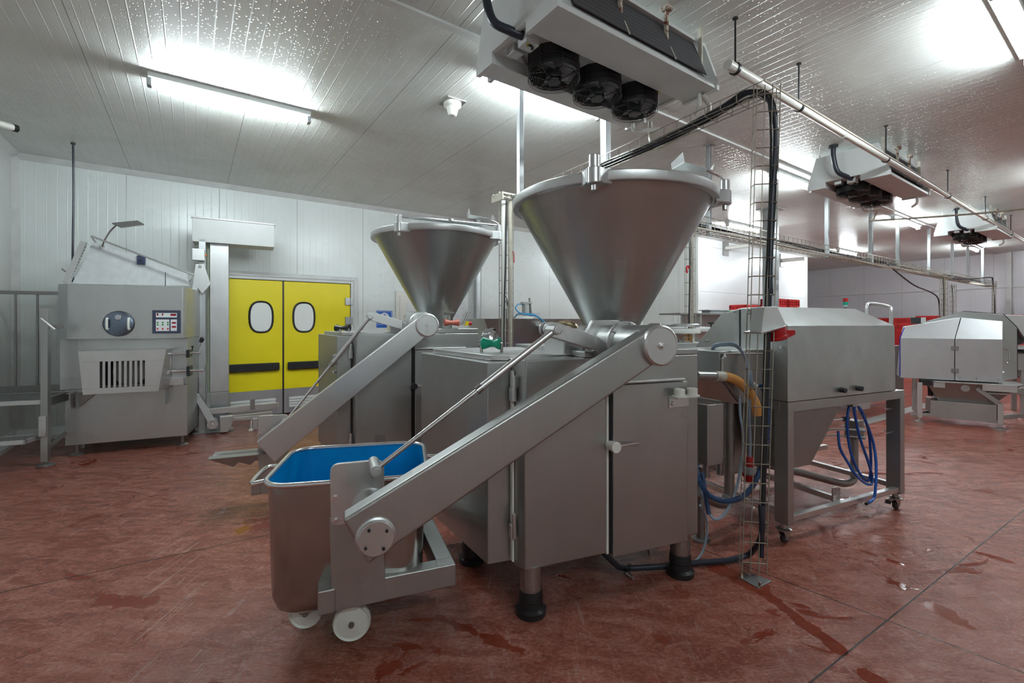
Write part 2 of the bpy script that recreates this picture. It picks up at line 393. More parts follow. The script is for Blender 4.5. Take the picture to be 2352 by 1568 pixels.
# ---- yellow swing doors
t = tag(put(bpy.data.objects.new('door_1', None), WF), kind='structure'); COL.objects.link(t)
dr = t
f = MB().box(D0 - .12, D0, -.06, .1, 0, DH + .12).box(D1, D1 + .12, -.06, .1, 0, DH + .12).box(D0, D1, -.06, .1, DH, DH + .12)
f.box(D0 - .07, D0 - .05, -.075, -.06, 0, DH + .06).box(D1 + .05, D1 + .07, -.075, -.06, 0, DH + .06).box(D0 - .05, D1 + .05, -.075, -.06, DH + .05, DH + .07)
f.build('door_frame', M['white_paint'], dr, .004)
MIDX = 3.085
def pill(cx, cz, hw, hh, n=24):
    return [(cx + hw * math.copysign(abs(cos(a)) ** .75, cos(a)), cz + hh * math.copysign(abs(sin(a)) ** .75, sin(a))) for a in (2 * pi * k / n for k in range(n))]
for (x0, x1, wx, hinge) in ((D0, MIDX - .012, 2.765, D0), (MIDX + .012, D1 - .01, 3.40, D1)):
    lf = MB().box(x0, x1, -.045, .0, .42, DH - .01).build('door_leaf', M['yellow'], dr, .002)
    ring = [Vector((p[0], -.05, p[1])) for p in pill(wx, 1.60, .165, .245)]
    MB().tube(ring, .017, 8, closed=True).build('window_seal', M['black'], lf)
    MB().xz(pill(wx, 1.60, .155, .235), -.055, -.047).build('window_pane', M['acrylic_lit_room'], lf)
    MB().box(x0, x1, -.047, .0, .02, .42).build('kick_plate', M['kick'], dr)
    bx = (x0 + .02, x1 - .05) if x0 == D0 else (x0 + .05, x1 - .02)
    MB().xz(round_poly([(bx[0], .735), (bx[1], .735), (bx[1], .86), (bx[0], .86)], .02), -.11, -.045).build('bumper', M['black'], dr, .008)
    v = MB(); v.box(bx[0] + .02, bx[1] - .05, -.062, -.047, .10, .28)
    for k in range(4): v.box(bx[0] + .02, bx[1] - .05, -.075, -.06, .115 + .042 * k, .135 + .042 * k)
    v.build('grille', M['white_paint'], dr, .003)
MB().box(MIDX - .012, MIDX + .012, -.05, .0, .02, DH - .01).build('centre_seal', M['black'], dr)
for z in (.5, 1.48, 1.82):
    h = MB().box(D1 - .10, D1 + .03, -.075, -.05, z, z + .13); h.cyl((D1 - .005, -.075, z), (D1 - .005, -.075, z + .13), .012)
    h.build('hinge', M['galv'], dr, .003)

# ---- white panel door / window frame further along the wall
dd = tag(put(bpy.data.objects.new('window_1', None), WF), kind='structure'); COL.objects.link(dd)
p0 = WF.px(908, 668, y=0); p1 = WF.px(960, 668, y=0)
MB().box(p0.x, p0.x + 1.0, -.04, 0, .9, p0.z).box(p0.x + .07, p0.x + .93, -.055, -.04, .97, p0.z - .08).build('window_frame', M['white_pl'], dd, .006)
MB().box(p0.x + .2, p0.x + .8, -.06, -.05, 1.0, p0.z - .22).build('window_panel', M['paper'], dd, .003)

# ================================================================= ceiling tubes
def tube_light(x, y, label, L=1.24, group='fluorescent ceiling battens'):
    o = bpy.data.objects.new('ceiling_light', None); COL.objects.link(o)
    p = WF.l2w(x, y, CEIL); o.location = p; o.rotation_euler = (0, 0, R(35)); tag(o, label, 'ceiling light', group)
    MB().box(-.03, L + .03, -.06, .06, -.045, 0).build('housing', M['white_paint'], o, .006)
    MB().cyl((.0, 0, -.075), (L, 0, -.075), .026, n=10).build('light_tube', M['tube'], o)
    for e in (-.035, L): MB().box(e, e + .035, -.035, .035, -.11, -.04).build('end_cap', M['grey_pl'], o, .005)
    return o
tube_light(1.58, -3.34, 'bright tube light on the ceiling above the yellow doors side')
tube_light(3.95, -5.10, 'tube light partly behind the nearest ceiling cooler')
tube_light(8.50, -5.22, 'tube light between the nearest and the middle ceiling cooler')
tube_light(13.2, -5.30, 'tube light between the middle and the farthest ceiling cooler', 1.6)
tube_light(18.9, -5.30, 'farthest lit tube light, beyond the last ceiling cooler', 1.4)
tube_light(11.1, -3.10, 'tube light above the white cold room wall, seen through the cable tray')
tube_light(17.1, -3.0, 'small distant tube light seen through the long cable tray')
tube_light(6.02, -7.75, 'tube light at the top right corner of the photo')
for x, y, lb in ((11.2, -7.75, 'unseen added tube light of the row nearest the viewer, beyond the right edge'), (16.2, -7.75, 'tube light far along the viewer\'s own row, beyond the right edge'), (1.6, -10.6, 'unseen added tube light over the floor behind the viewer')):  # unseen tubes added for the light they throw into the view
    tube_light(x, y, lb)
# ================================================================= the two hopper filling machines with lifting arms
def hexbolt(mb, p, r, h, axis=(0, -1, 0)):
    p = Vector(p); a = Vector(axis); mb.cyl(p, p + a * h, r, n=6); mb.cyl(p, p + a * h * .35, r * 1.35, n=14)
AF = Fr(.069, 2.295, 21.3); BF = Fr(-1.36, 3.98, 21.3)
AY = -.33
piv = AF.px(1513, 793, y=AY); low = AF.px(863, 1232, y=AY)
def arm_uv(p):            # arm outline measured about its upper pivot
    d = (low - piv); L = math.hypot(d.x, d.z); ex = Vector((d.x / L, d.z / L)); ez = Vector((-ex.y, ex.x))
    q = Vector((p.x - piv.x, p.z - piv.z)); return (q.dot(ex), q.dot(ez))
ARM = [arm_uv(AF.px(u, v, y=AY)) for u, v in ((787, 1194), (1519, 740), (1547, 804), (1508, 834), (845, 1297))]
ARML = math.hypot(low.x - piv.x, low.z - piv.z)
ANG0 = math.atan2(low.z - piv.z, low.x - piv.x)
FORK_L = low.copy()

def filler(fr, dz, dang, label, rear=False):
    rt = root('filling_machine', fr, label, 'food machine', 'hopper filling machines')
    T = 1.315 + dz; st = M['steel']
    # cabinet
    b = MB(); pts = [(-.03, .06), (0, 0), (.47, 0), (1.112, 0), (1.112, 1.1), (-.03, 1.1)]
    b.xy(pts, .25, T)
    b.build('cabinet', st, rt, .008)
    MB().box(.42 if rear else .34, 1.112, .001, 1.0, T + .001, T + (.045 if rear else .034)).build('cabinet_top', st, rt, .006)
    lb = MB(); lb.xy([(-.161, .124), (-.034, .118), (-.034, 1.05), (-.34, 1.05)], .25, 1.297 + dz)
    lb.build('side_cabinet', st, rt, .006)
    MB().xy([(-.12, .20), (-.02, .16), (.25, .13), (.5, .2), (.5, .95), (-.28, .95)], T - .016, T + .014).build('top_lid', M['steel_light'], rt, .004)
    MB().box(.502, 1.008, -.028, .001, .237, 1.165 + dz).build('door', st, rt, .006)
    MB().box(.50, .985, -.036, .0, 1.172 + dz, 1.184 + dz).build('door_lip', M['steel_light'], rt, .003)
    MB().box(.474, .486, -.006, .004, .25, T - .06).build('seal_strip', M['black'] if rear else M['white_pl'], rt)
    MB().box(.486, .502, -.010, .004, .25, T - .06).build('door_gap', M['black'], rt)
    MB().box(-.045, -.035, .070, .10, .27, T - .06).build('seal_strip', M['black'] if rear else M['white_pl'], rt)
    for z in (.40, 1.10 + dz):
        h = MB().box(-.062, -.03, .045, .075, z, z + .07); h.cyl((-.045, .045, z), (-.045, .045, z + .13), .011, n=10)
        h.build('hinge', M['steel_light'], rt, .003)
    k = MB().cyl((.492, .0, .84 + dz), (.492, -.075, .842 + dz), .024, .03, n=14)
    k.build('latch_knob', M['black_pl'] if rear else M['white_pl'], rt, .004)
    MB().cyl((.51, -.055, .842 + dz), (.64, -.055, .848 + dz), .006, n=8).build('latch_bar', M['chrome'], rt)
    # sensor shelf with two white caps
    if not rear:
        s = MB().box(.87, 1.01, -.10, -.026, 1.078, 1.086).box(.87, 1.01, -.036, -.028, 1.02, 1.08).cyl((.89, -.036, 1.045), (.89, -.05, 1.045), .012, n=10)
        s.build('cap_shelf', M['steel_light'], rt, .002)
        for x in (.905, .995):
            MB().lathe((x, -.075, 1.086), [(.042, 0), (.042, .008), (.030, .010), (.031, .04), (.026, .047), (0, .047)], 20, capa=True).build('screw_cap', M['white_pl'], rt)
    else:
        MB().box(.155, .245, -.004, .001, .335 + dz, .42 + dz).build('rating_plate', M['steel_dark'], rt)
        c = MB()
        for z in (.98, 1.06, 1.12): c.cyl((-.165, .13, z + dz), (-.19, .115, z + dz), .014, n=12)
        c.build('side_button', M['chrome'], rt)
    # legs
    for (x, y) in ((.05, .05), (1.03, .06), (-.09, .66), (1.0, 1.0)):
        lg = MB().cyl((x, y, .12), (x, y, .26), .058, n=28).build('leg', M['steel_worn'], rt)
        MB().lathe((x, y, 0), [(.078, 0), (.080, .03), (.062, .042), (.060, .075), (.064, .08), (.060, .13), (.0, .13)], 28, capa=True).build('rubber_foot', M['black'], lg)
    # hopper
    hc = Vector((.80, .44, 0)); Rr = .635; z1 = 2.30 + dz
    hp = MB().lathe(hc, [(.155, 1.36 + dz), (.165, 1.46 + dz), (Rr - .02, z1 - .045), (Rr - .03, z1 - .04), (.15, 1.46 + dz), (.14, 1.36 + dz)], 72)
    hp.build('hopper', steel('spun_steel' + ('_rear' if rear else ''), (.47, .50, .49), .33, (1, 1, 30), .12, .0003), rt, angle=40)
    MB().lathe(hc, [(Rr - .022, z1 - .056), (Rr + .012, z1 - .056), (Rr + .016, z1 - .05), (Rr + .016, z1 - .006), (Rr + .010, z1), (Rr - .02, z1), (Rr - .03, z1 - .01), (Rr - .03, z1 - .05), (Rr - .022, z1 - .056)], 96).build('hopper_rim', M['cast'], rt, angle=40)
    lug = []
    for a in (-131, -41):
        c = hc + Vector((cos(R(a)), sin(R(a)), 0)) * (Rr + .045); lug.append(c)
        m = MB(); tn = Vector((-sin(R(a)), cos(R(a)), 0)); rd = Vector((cos(R(a)), sin(R(a)), 0)); q = []
        for (u, w) in ((-.085, -.055), (-.05, -.01), (-.035, .025), (.035, .025), (.05, -.01), (.085, -.055)): q.append(c + tn * u + rd * w + Vector((0, 0, z1 - .075)))
        m.prism(q, (0, 0, .078)); m.cyl(c + Vector((0, 0, z1 - .08)), c + Vector((0, 0, z1 + .004)), .038, n=24)
        m.cyl(c + Vector((0, 0, z1)), c + Vector((0, 0, z1 + .07)), .028, n=24); m.cyl(c + Vector((0, 0, z1 - .115)), c + Vector((0, 0, z1 - .08)), .016, n=6)
        m.build('rim_clamp', M['cast'], rt, .005)
    zb = Vector((0, 0, z1 + .06)); d = (lug[1] - lug[0]).normalized()
    if rear:
        m = MB().cyl(lug[0] + zb, lug[1] + zb, .017, n=14); m.lathe((lug[0] + lug[1]) / 2 + zb + Vector((0, 0, -.005)), [(.04, 0), (.035, .02), (.02, .034), (0, .04)], 16)
        m.build('rim_bar', M['chrome'], rt)
    # wing plate on top of the rim
    pl = MB(); Z_ = Vector((0, 0, dz))
    A, B_, C_, D_ = AF.px(1543, 388, y=.16) + Z_, AF.px(1622, 403, y=.16) + Z_, AF.px(1637, 390, y=.03) + Z_, AF.px(1572, 371, y=.03) + Z_
    nn = (B_ - A).cross(D_ - A).normalized() * .004; up = Vector((-.012, 0, .055))
    pl.prism([A, B_, C_, D_], nn); pl.prism([A, D_, D_ + up, A + up * .6], (.004, 0, .0)); pl.prism([B_, C_, C_ + Vector((.012, 0, .04)), B_ + Vector((.01, 0, .02))], (.004, 0, 0))
    pl.build('splash_plate', M['steel_light'], rt); q = C_
    MB().tube([lug[1] + Vector((0, 0, z1 + .02)), lug[1] + Vector((.01, .03, z1 + .09)), q + Vector((-.02, .03, 0))], .006, 8, 4).build('plate_arm', M['chrome'], rt)
    # pivot shaft with flange
    pv = Vector((piv.x, 0, piv.z + dz))
    MB().cyl((pv.x, AY + .05, pv.z), (pv.x, .32, pv.z), .098, n=40).build('pivot_drum', M['steel_x'], rt)
    MB().lathe((pv.x, -.075, pv.z), [(.07, 0), (.112, 0), (.118, .008), (.118, .022), (.112, .03), (.09, .03)], 40, (0, 1, 0)).build('drum_flange', M['cast'], rt)
    m = MB()
    for a in range(6): m.cyl((pv.x + .105 * cos(a * pi / 3 + .4), -.076, pv.z + .105 * sin(a * pi / 3 + .4)), (pv.x + .105 * cos(a * pi / 3 + .4), -.082, pv.z + .105 * sin(a * pi / 3 + .4)), .006, n=8)
    m.build('flange_screw', M['steel_dark'], rt)
    MB().xz([(pv.x - .13, pv.z - .16), (pv.x + .12, pv.z - .16), (pv.x + .12, pv.z + .10), (pv.x + .08, pv.z + .125), (pv.x - .09, pv.z + .125), (pv.x - .13, pv.z + .06)], .12, .15).build('bearing_plate', M['cast'], rt, .006)
    MB().box(.30, .56, .16, .42, T, T + .115).build('gearbox', M['cast'], rt, .01)
    DX = AF.px(1300, 742, y=.66).x
    dome = MB().lathe((DX, .66, T + .15), [(.085, 0), (.084, .012), (.07, .035), (.04, .052), (0, .06)], 28, capa=True); dome.cyl((DX, .66, T), (DX, .66, T + .15), .04, n=16)
    dome.build('dome_cover', steel('dome_bronze' + ('_rear' if rear else ''), (.55, .42, .26), .3), rt)
    # lever for the strut
    lv = [AF.px(u, v, y=-.05) for u, v in ((1250, 768), (1250, 746), (1262, 738), (1284, 742), (1372, 772), (1372, 806))]
    LV = [(p.x, p.z + dz) for p in lv]
    MB().xz(round_poly(LV, [.03, .03, .03, 0, 0, 0]), -.055, -.042).xz(round_poly(LV, [.03, .03, .03, 0, 0, 0]), .005, .018).build('strut_lever', M['steel_light'], rt, .003)
    MB().xz([(LV[4][0], LV[4][1]), (LV[4][0] + .10, LV[4][1] - .07), (LV[4][0] + .02, LV[4][1] - .13), (LV[5][0], LV[5][1])], -.055, .02).build('lever_gusset', M['steel'], rt, .004)
    # arm
    a = ANG0 + dang; ex = Vector((cos(a), 0, sin(a))); ez = Vector((-sin(a), 0, cos(a))); P0 = Vector((piv.x, 0, piv.z + dz))
    poly = [P0 + ex * u + ez * v for u, v in ARM]
    armo = MB().xz([(p.x, p.z) for p in poly], AY, AY + .085); armo.build('lift_arm', M['steel_light'] if rear else M['steel'], rt, .012 if not rear else .005, 3)
    pd = MB().lathe((P0.x, AY + .002, P0.z), [(.098, 0), (.098, .022), (.090, .030), (.086, .030), (.084, .026), (.0, .026)], 48, (0, -1, 0)); hexbolt(pd, (P0.x, AY - .024, P0.z), .014, .02)
    pd.build('pivot_cap', M['steel_light'], rt, angle=30)
    L0 = P0 + ex * ARML
    if not rear:
        m = MB().lathe((L0.x, AY + .002, L0.z), [(.075, 0), (.073, .006), (.066, .010), (.066, .022), (.063, .025), (0, .025)], 40, (0, -1, 0)); m.build('bearing_cap', M['cast'], rt, angle=30)
        for k in range(4): c = Vector((L0.x + .046 * cos(k * pi / 2 + .6), AY - .022, L0.z + .046 * sin(k * pi / 2 + .6))); MB().cyl(c, c + Vector((0, -.008, 0)), .006, n=8).build('cap_bolt', M['black_pl'], rt)
    MB().lathe((L0.x, 0, L0.z), [(.078, 0), (.076, .02), (.060, .075), (.048, .09), (.048, -AY - .08)], 36, (0, -1, 0)).build('arm_hub', M['cast'], rt)
    # fork that holds the bin
    off = L0 - Vector((low.x, 0, low.z)); off.y = 0
    def FP(u, v, y=0.0):
        p = AF.px(u, v, y=y); return (p.x + off.x, p.z + off.z)
    MB().xz(round_poly([Vector((*FP(757, 1190),)), Vector(FP(880, 1180)), Vector(FP(886, 1378)), Vector(FP(762, 1404))], .003), -.004, .01).build('fork_plate', M['steel'], rt, .003)
    MB().xz(round_poly([Vector(FP(758, 1064)), Vector(FP(881, 1052)), Vector(FP(884, 1190)), Vector(FP(760, 1204))], [.04, .04, .01, .02], 6), -.016, .0).build('swivel_plate', M['steel_light'], rt, .003)
    m = MB()
    for (u, v) in ((770, 1143), (772, 1195), (871, 1128)): p = FP(u, v, -.016); hexbolt(m, (p[0], -.016, p[1]), .010, .010)
    m.build('plate_bolt', M['chrome'], rt)
    zf = AF.px(735, 1412, y=0).z + off.z; zt = zf + .105; x0 = -.965 + off.x; x1 = -.36 + off.x
    fk = MB().box(x0, x0 + .07, -.01, .08, zf, zt).box(x0 + .06, x1, .0, .075, zf, zt).box(x1 - .085, x1, .07, .70, zf, zt).box(x0, x1, .69, .76, zf, zt)
    fk.build('fork_frame', M['steel'], rt, .006)
    # strut from lever to fork
    up = Vector((AF.px(1275, 757, y=-.12).x, -.12, AF.px(1275, 757, y=-.12).z + dz))
    if not rear: lo = Vector((AF.px(863, 1078, y=-.12).x, -.12, AF.px(863, 1078, y=-.12).z))
    else: lo = BF.px(652, 972, y=-.10)
    dd = (up - lo); mid = lo + dd * .545
    MB().cyl(mid, up - dd * .02, .0165, n=20).build('strut_cylinder', M['steel_light'], rt)
    MB().cyl(mid - dd * .02, mid + dd * .01, .021, .018, n=16).build('strut_collar', M['steel_worn'], rt)
    MB().cyl(lo, mid, .0105, n=14).build('strut_rod', M['chrome'], rt)
    m = MB().cyl(up + Vector((0, .09, 0)), up + Vector((0, -.03, 0)), .026, n=8 if not rear else 20).cyl(up + Vector((0, -.03, 0)), up + Vector((0, -.036, 0)), .02, n=16)
    m.build('strut_end', M['cast'], rt, .003)
    m = MB().cyl(lo + Vector((0, .12, 0)), lo + Vector((0, -.03, 0)), .024, n=20).cyl(lo + Vector((0, -.03, 0)), lo + Vector((0, -.034, 0)), .016, n=16)
    m.build('strut_pin', M['cast'], rt, .003)
    return rt
fa = filler(AF, 0, 0, 'large steel filling machine in front with open hopper and lifted bin arm')
fb = filler(BF, .09, R(11.0), 'steel filling machine behind, left of the front one, black door seams', True)

# handle on the front machine's top lid
g0 = AF.px(1106, 816, y=.46); g1 = AF.px(1152, 819, y=.38); g0.z = g1.z = 1.322; gd = (g1 - g0)
MB().tube([g0, g0 + Vector((0, 0, .045)), g0 + gd * .1 + Vector((0, 0, .06)), g0 + gd * .9 + Vector((0, 0, .06)), g1 + Vector((0, 0, .045)), g1], .009, 10, 3).build('lid_handle', M['steel_worn'], fa)
gl = gd.length; MB().lathe(g0 + gd * .05 + Vector((0, 0, .06)), [(0, 0), (.034, .0), (.037, .05 * gl), (.031, .22 * gl), (.020, .45 * gl), (.022, .6 * gl), (.034, .78 * gl), (.037, .85 * gl), (.030, .9 * gl), (0, .9 * gl)], 24, gd).build('handle_grip', M['green'], fa)
# rear machine: grip on the left box, stop button, pink grip, tilted rods
m = MB().cyl((-.13, .30, 1.41), (-.13, .30, 1.45), .012).cyl((-.06, .25, 1.41), (-.06, .25, 1.45), .012); m.build('grip_post', M['chrome'], fb)
m = MB().lathe((-.17, .33, 1.455), [(0, 0), (.03, 0), (.033, .015), (.016, .06), (.03, .12), (.034, .14), (0, .14)], 18, (.8, -.5, 0)); m.build('handle_grip', M['black_pl'], fb)
p = Vector((.86, .22, 1.475))
MB().box(1.0, 1.045, .1, .14, 1.475, 1.52).build('switch_box', M['amber'], fb, .004)
MB().cyl((1.045, .12, 1.497), (1.075, .12, 1.497), .02, n=14).build('stop_button', M['red'], fb)
MB().lathe((.78, .0, 1.505), [(0, 0), (.03, 0), (.034, .015), (.018, .06), (.03, .12), (.034, .14), (0, .14)], 18, (1, .1, 0)).build('lower_grip', plain('salmon_plastic', (.62, .18, .12), .4), fb)
m = MB().cyl((.84, .06, 1.53), (.84, .06, 1.60), .016).lathe((.84, .06, 1.58), [(.05, 0), (.055, .02), (.03, .03), (0, .03)], 6)
m.build('star_knob', M['steel'], fb)
MB().cyl((.95, .05, 1.48), (1.01, .05, 1.61), .009).cyl((.975, .05, 1.48), (1.035, .05, 1.61), .009).build('lever_rod', M['chrome'], fb)

# long bent sheet tongue of the rear machine's fork
tip = BF.px(478, 1053, y=-.05)
m = MB(); zz = tip.z
xs = [tip.x + i * .04 for i in range(12)]
prof = []
for i, x in enumerate(xs):
    s = i / (len(xs) - 1); dip = -.075 * (1 if 2 <= i <= 10 else .3) - .02 * sin(i * 2.1)
    prof.append([Vector((x, -.07, zz)), Vector((x, .0, zz + .004)), Vector((x + .0, .012, zz + dip)), Vector((x, .10, zz + dip * (.8 + .2 * sin(i * 1.7)))), Vector((x, .12, zz - .01)), Vector((x, .17, zz - .006)),
                 Vector((x, .17, zz - .012)), Vector((x, .115, zz - .016)), Vector((x, .095, zz + dip * (.8 + .2 * sin(i * 1.7)) - .006)), Vector((x, .006, zz + dip - .006)), Vector((x, -.004, zz - .002)), Vector((x, -.07, zz - .006))])
m.loft(prof); m.build('bin_guide', M['steel_dark'], fb)
# ================================================================= wheeled bin in the front lifter
c = AF.l2w(-.803, .345); BN = Fr(c.x, c.y, 12.5)
rb = root('wheeled_bin', BN, 'stainless wheeled bin with bright blue inside, held by the front lifting arm', 'bin')
def rring(hx, hy, r, z, n=7):
    out = []
    for (sx, sy, a0) in ((1, 1, 0), (-1, 1, 90), (-1, -1, 180), (1, -1, 270)):
        for k in range(n + 1):
            a = R(a0 + 90 * k / n); out.append(Vector((sx * (hx - r) + r * cos(a), sy * (hy - r) + r * sin(a), z)))
    return out
Z0, Z1 = .19, .795; HX, HY = .348, .30
rings = [rring(HX - .12, HY - .12, .06, Z0), rring(HX - .06, HY - .06, .09, Z0 + .006), rring(HX - .028, HY - .028, .10, Z0 + .035), rring(HX - .012, HY - .012, .11, Z0 + .085), rring(HX, HY, .11, Z1)]
inner = [rring(HX - .004, HY - .004, .106, Z1), rring(HX - .016, HY - .016, .106, Z0 + .088), rring(HX - .034, HY - .034, .095, Z0 + .04), rring(HX - .13, HY - .13, .06, Z0 + .012)]
MB().loft(rings, caps=False).add(rings[0], [tuple(range(len(rings[0])))]).build('bin_body', M['steel_worn'], rb, angle=50)
MB().loft(inner, caps=False).add(inner[-1], [tuple(range(len(inner[0])))]).build('blue_interior', M['blue'], rb, angle=50)
MB().tube(rring(HX + .006, HY + .006, .115, Z1), .0125, 12, closed=True).build('rolled_rim', M['chrome'], rb)
for sx in (-1, 1):
    q = [Vector((sx * HX, -.11, Z1 - .03)), Vector((sx * (HX + .05), -.12, Z1 - .035)), Vector((sx * (HX + .095), -.11, Z1 - .04)), Vector((sx * (HX + .098), .11, Z1 - .04)), Vector((sx * (HX + .05), .12, Z1 - .035)), Vector((sx * HX, .11, Z1 - .03))]
    MB().tube(q, .012, 12, 3).build('handle', M['chrome'], rb)
MB().box(-.20, .20, -.20, .20, Z0 - .015, Z0 + .004).build('base_plate', M['steel_worn'], rb, .004)
zc = Z0 - .015
for (x, y, sw, rad) in ((-.20, -.14, 10, .075), (.02, -.265, 0, .082), (.20, .02, 0, .075), (.0, .235, 0, .075)):
    zw = .062 + rad if rad > .08 else .07 + rad
    wl = MB().lathe((x, y - .022, zw), [(.012, 0), (.03, .002), (rad - .012, .010), (rad - .004, .003), (rad, .010), (rad, .034), (rad - .004, .041), (rad - .012, .034), (.03, .042), (.012, .044)], 40, (0, 1, 0))
    wo = wl.build('wheel', M['nylon'], rb)
    MB().cyl((x, y - .03, zw), (x, y + .03, zw), .013, n=14).cyl((x, y - .034, zw), (x, y - .03, zw), .009, n=6).build('axle', M['steel_dark'], wo)
    fk = MB().xz([(x - .045, zc), (x + .045, zc), (x + .02, zw), (x - .02, zw)], y + .024, y + .03)
    if rad < .08: fk.xz([(x - .045, zc), (x + .045, zc), (x + .02, zw), (x - .02, zw)], y - .03, y - .024)
    fk.build('wheel_fork', M['steel_worn'], rb, .002)
# ================================================================= ceiling coolers
def cooler(x, y, label):
    """x, y: hall position of the lower far-left corner; runs 1.5 m along the hall and .82 m towards the viewer"""
    p = WF.l2w(x, y); fr = Fr(p.x, p.y, 35); rt = root('ceiling_cooler', fr, label, 'ceiling cooler', 'ceiling coolers in a row'); rt.location.z = 3.20
    L, D = 1.50, .83
    # section: y from 0 to -D, z from 0 (pan underside) to .36
    sec = [(0, 0), (-.17, 0), (-.175, .075), (-.56, .075), (-.565, 0), (-D, 0), (-D, .03), (-D + .03, .06), (-.70, .36), (-.12, .36), (-.02, .05), (0, .03)]
    MB().yz(sec, .0, L).build('casing', M['white_paint'], rt, .004)
    MB().yz([(.012, -.012), (-.19, -.012), (-.19, .06), (-.555, .06), (-.555, -.012), (-D - .012, -.012), (-D - .012, .05), (-.73, .385), (-.09, .385), (.012, .05)], -.02, .012).build('end_panel', M['white_paint'], rt, .003)
    MB().yz([(.012, -.012), (-.19, -.012), (-.19, .06), (-.555, .06), (-.555, -.012), (-D - .012, -.012), (-D - .012, .05), (-.73, .385), (-.09, .385), (.012, .05)], L - .012, L + .02).build('end_panel', M['white_paint'], rt, .003)
    # finned coil along the near side
    q = [(-D + .022, .075), (-.705, .35)]
    MB().prism([(.12, q[0][0], q[0][1]), (L - .10, q[0][0], q[0][1]), (L - .10, q[1][0], q[1][1]), (.12, q[1][0], q[1][1])], (0, -.012, -.006)).build('coil', M['coil'], rt)
    MB().prism([(.12, -.055, .075), (L - .10, -.055, .075), (L - .10, -.12, .35), (.12, -.12, .35)], (0, .05, 0)).build('coil', M['coil'], rt)
    MB().box(.0, L, -.74, -.70, .352, .375).build('top_rail', M['white_paint'], rt, .003)
    for xx in (.56, 1.02):
        MB().box(xx, xx + .022, -.76, -.735, .20, .45).box(xx - .02, xx + .04, -.78, -.73, .42, .45).build('hanger', M['rust'], rt, .002)
        MB().bar((xx + .01, -.745, .25), (xx + .01, -D + .005, .06), .012, .006).build('coil_strap', M['cream'], rt)
    for xx in (L - .09, .03): MB().box(xx, xx + .02, -.77, -.74, .18, .45).build('hanger', M['cream'], rt, .002)
    for xx in (.08, 1.35): MB().box(xx, xx + .02, -.10, -.08, .36, .45).build('hanger', M['white_paint'], rt, .002)
    # three fans with wire guards
    for k in range(3):
        cx, cy, zf = .36 + k * .405, -.36, .075; R0 = .168; FD = .05
        fn = MB().lathe((cx, cy, zf - .075), [(R0, -FD), (R0, .075)], 40).lathe((cx, cy, zf - .075), [(R0 - .006, -FD), (R0 - .006, .075)], 40)
        fo = fn.build('fan', M['black_pl'], rt)
        g = MB()
        zf -= FD
        for rr, zz in ((R0 + .004, -.09 - FD * 0), (R0 + .004, -.1), (R0 + .004, -.11), (R0 + .004, -.078), (R0 - .01, -.095), (R0 - .022, -.099), (R0 - .034, -.102), (R0 - .046, -.104), (R0 - .058, -.106), (R0 - .07, -.108), (R0 - .082, -.109), (R0 - .094, -.11), (R0 + .004, -.05), (R0 + .004, -.065), (R0 + .004, -.035), (R0 + .004, -.02)):
            g.tube([(cx + rr * cos(a), cy + rr * sin(a), zf + zz) for a in (2 * pi * i / 36 for i in range(36))], .0018, 4, closed=True)
        for i in range(8):
            a = 2 * pi * i / 8 + .39; c_, s_ = cos(a), sin(a)
            g.tube([(cx + (R0 + .006) * c_, cy + (R0 + .006) * s_, zf + FD), (cx + (R0 + .006) * c_, cy + (R0 + .006) * s_, zf - .08), (cx + (R0 - .012) * c_, cy + (R0 - .012) * s_, zf - .098), (cx + .05 * c_, cy + .05 * s_, zf - .112)], .003, 5)
        g.build('guard', M['black_pl'], fo)
        MB().cyl((cx, cy, zf - .125), (cx, cy, zf - .04), .05, .058, n=6).build('motor', M['black_pl'], fo, .004)
        b = MB()
        for i in range(5):
            a = 2 * pi * i / 5; u = Vector((cos(a), sin(a), 0)); w_ = Vector((-sin(a), cos(a), 0)); c = Vector((cx, cy, zf - .055))
            b.prism([c + u * .05 - w_ * .03 + Vector((0, 0, .02)), c + u * .155 - w_ * .055 + Vector((0, 0, .02)), c + u * .16 + w_ * .03 - Vector((0, 0, .02)), c + u * .05 + w_ * .03 - Vector((0, 0, .015))], (0, 0, .003))
        b.build('blade', M['grey_pl'], fo)
        MB().box(cx - .012, cx + .012, cy - R0 - .03, cy - R0, zf + .038, zf + .05).box(cx + .165, cx + .195, cy - .01, cy + .01, zf + .038, zf + .05).build('guard_clip', M['black_pl'], fo)
    j = MB().box(.035, .135, -.49, -.40, .0, .075).build('junction_box', M['white_paint'], rt, .006)
    MB().prism([(.05, -.475, -.0005), (.085, -.475, -.0005), (.0675, -.445, -.0005)], (0, 0, -.001)).build('warning_sign', M['amber'], j)
    MB().box(.05, .13, -.34, -.26, .02, .075).build('terminal_box', M['cast'], rt, .005)
    MB().cyl((.08, -.46, .0), (.08, -.49, -.03), .012).build('gland', M['black_pl'], rt)
    MB().tube([(-.16, -.33, .46), (-.155, -.33, .30), (-.12, -.36, .13), (-.03, -.42, .07), (.04, -.45, .05)], .027, 12, 5).build('insulated_hose', M['cable'], rt)
    MB().cyl((-.16, -.33, .445), (-.16, -.33, .42), .05, n=18).build('hose_collar', M['black_pl'], rt)
    MB().tube([(.13, -.3, .055), (.25, -.19, .06), (1.2, -.185, .06)], .011, 8).build('fan_cable', M['grey_pl'], rt)
    MB().tube([(L - .06, -.12, .0), (L - .06, -.12, -.06), (L - .02, -.16, -.08), (L + .06, -.3, -.09)], .016, 8, 3).tube([(L - .04, -.72, .0), (L - .04, -.72, -.09), (L + .01, -.66, -.12)], .016, 8, 3).build('drain_spout', M['white_pl'], rt)
    MB().box(L - .24, L - .17, -.50, -.42, .070, .0745).build('yellow_label', M['amber'], rt)
    return rt
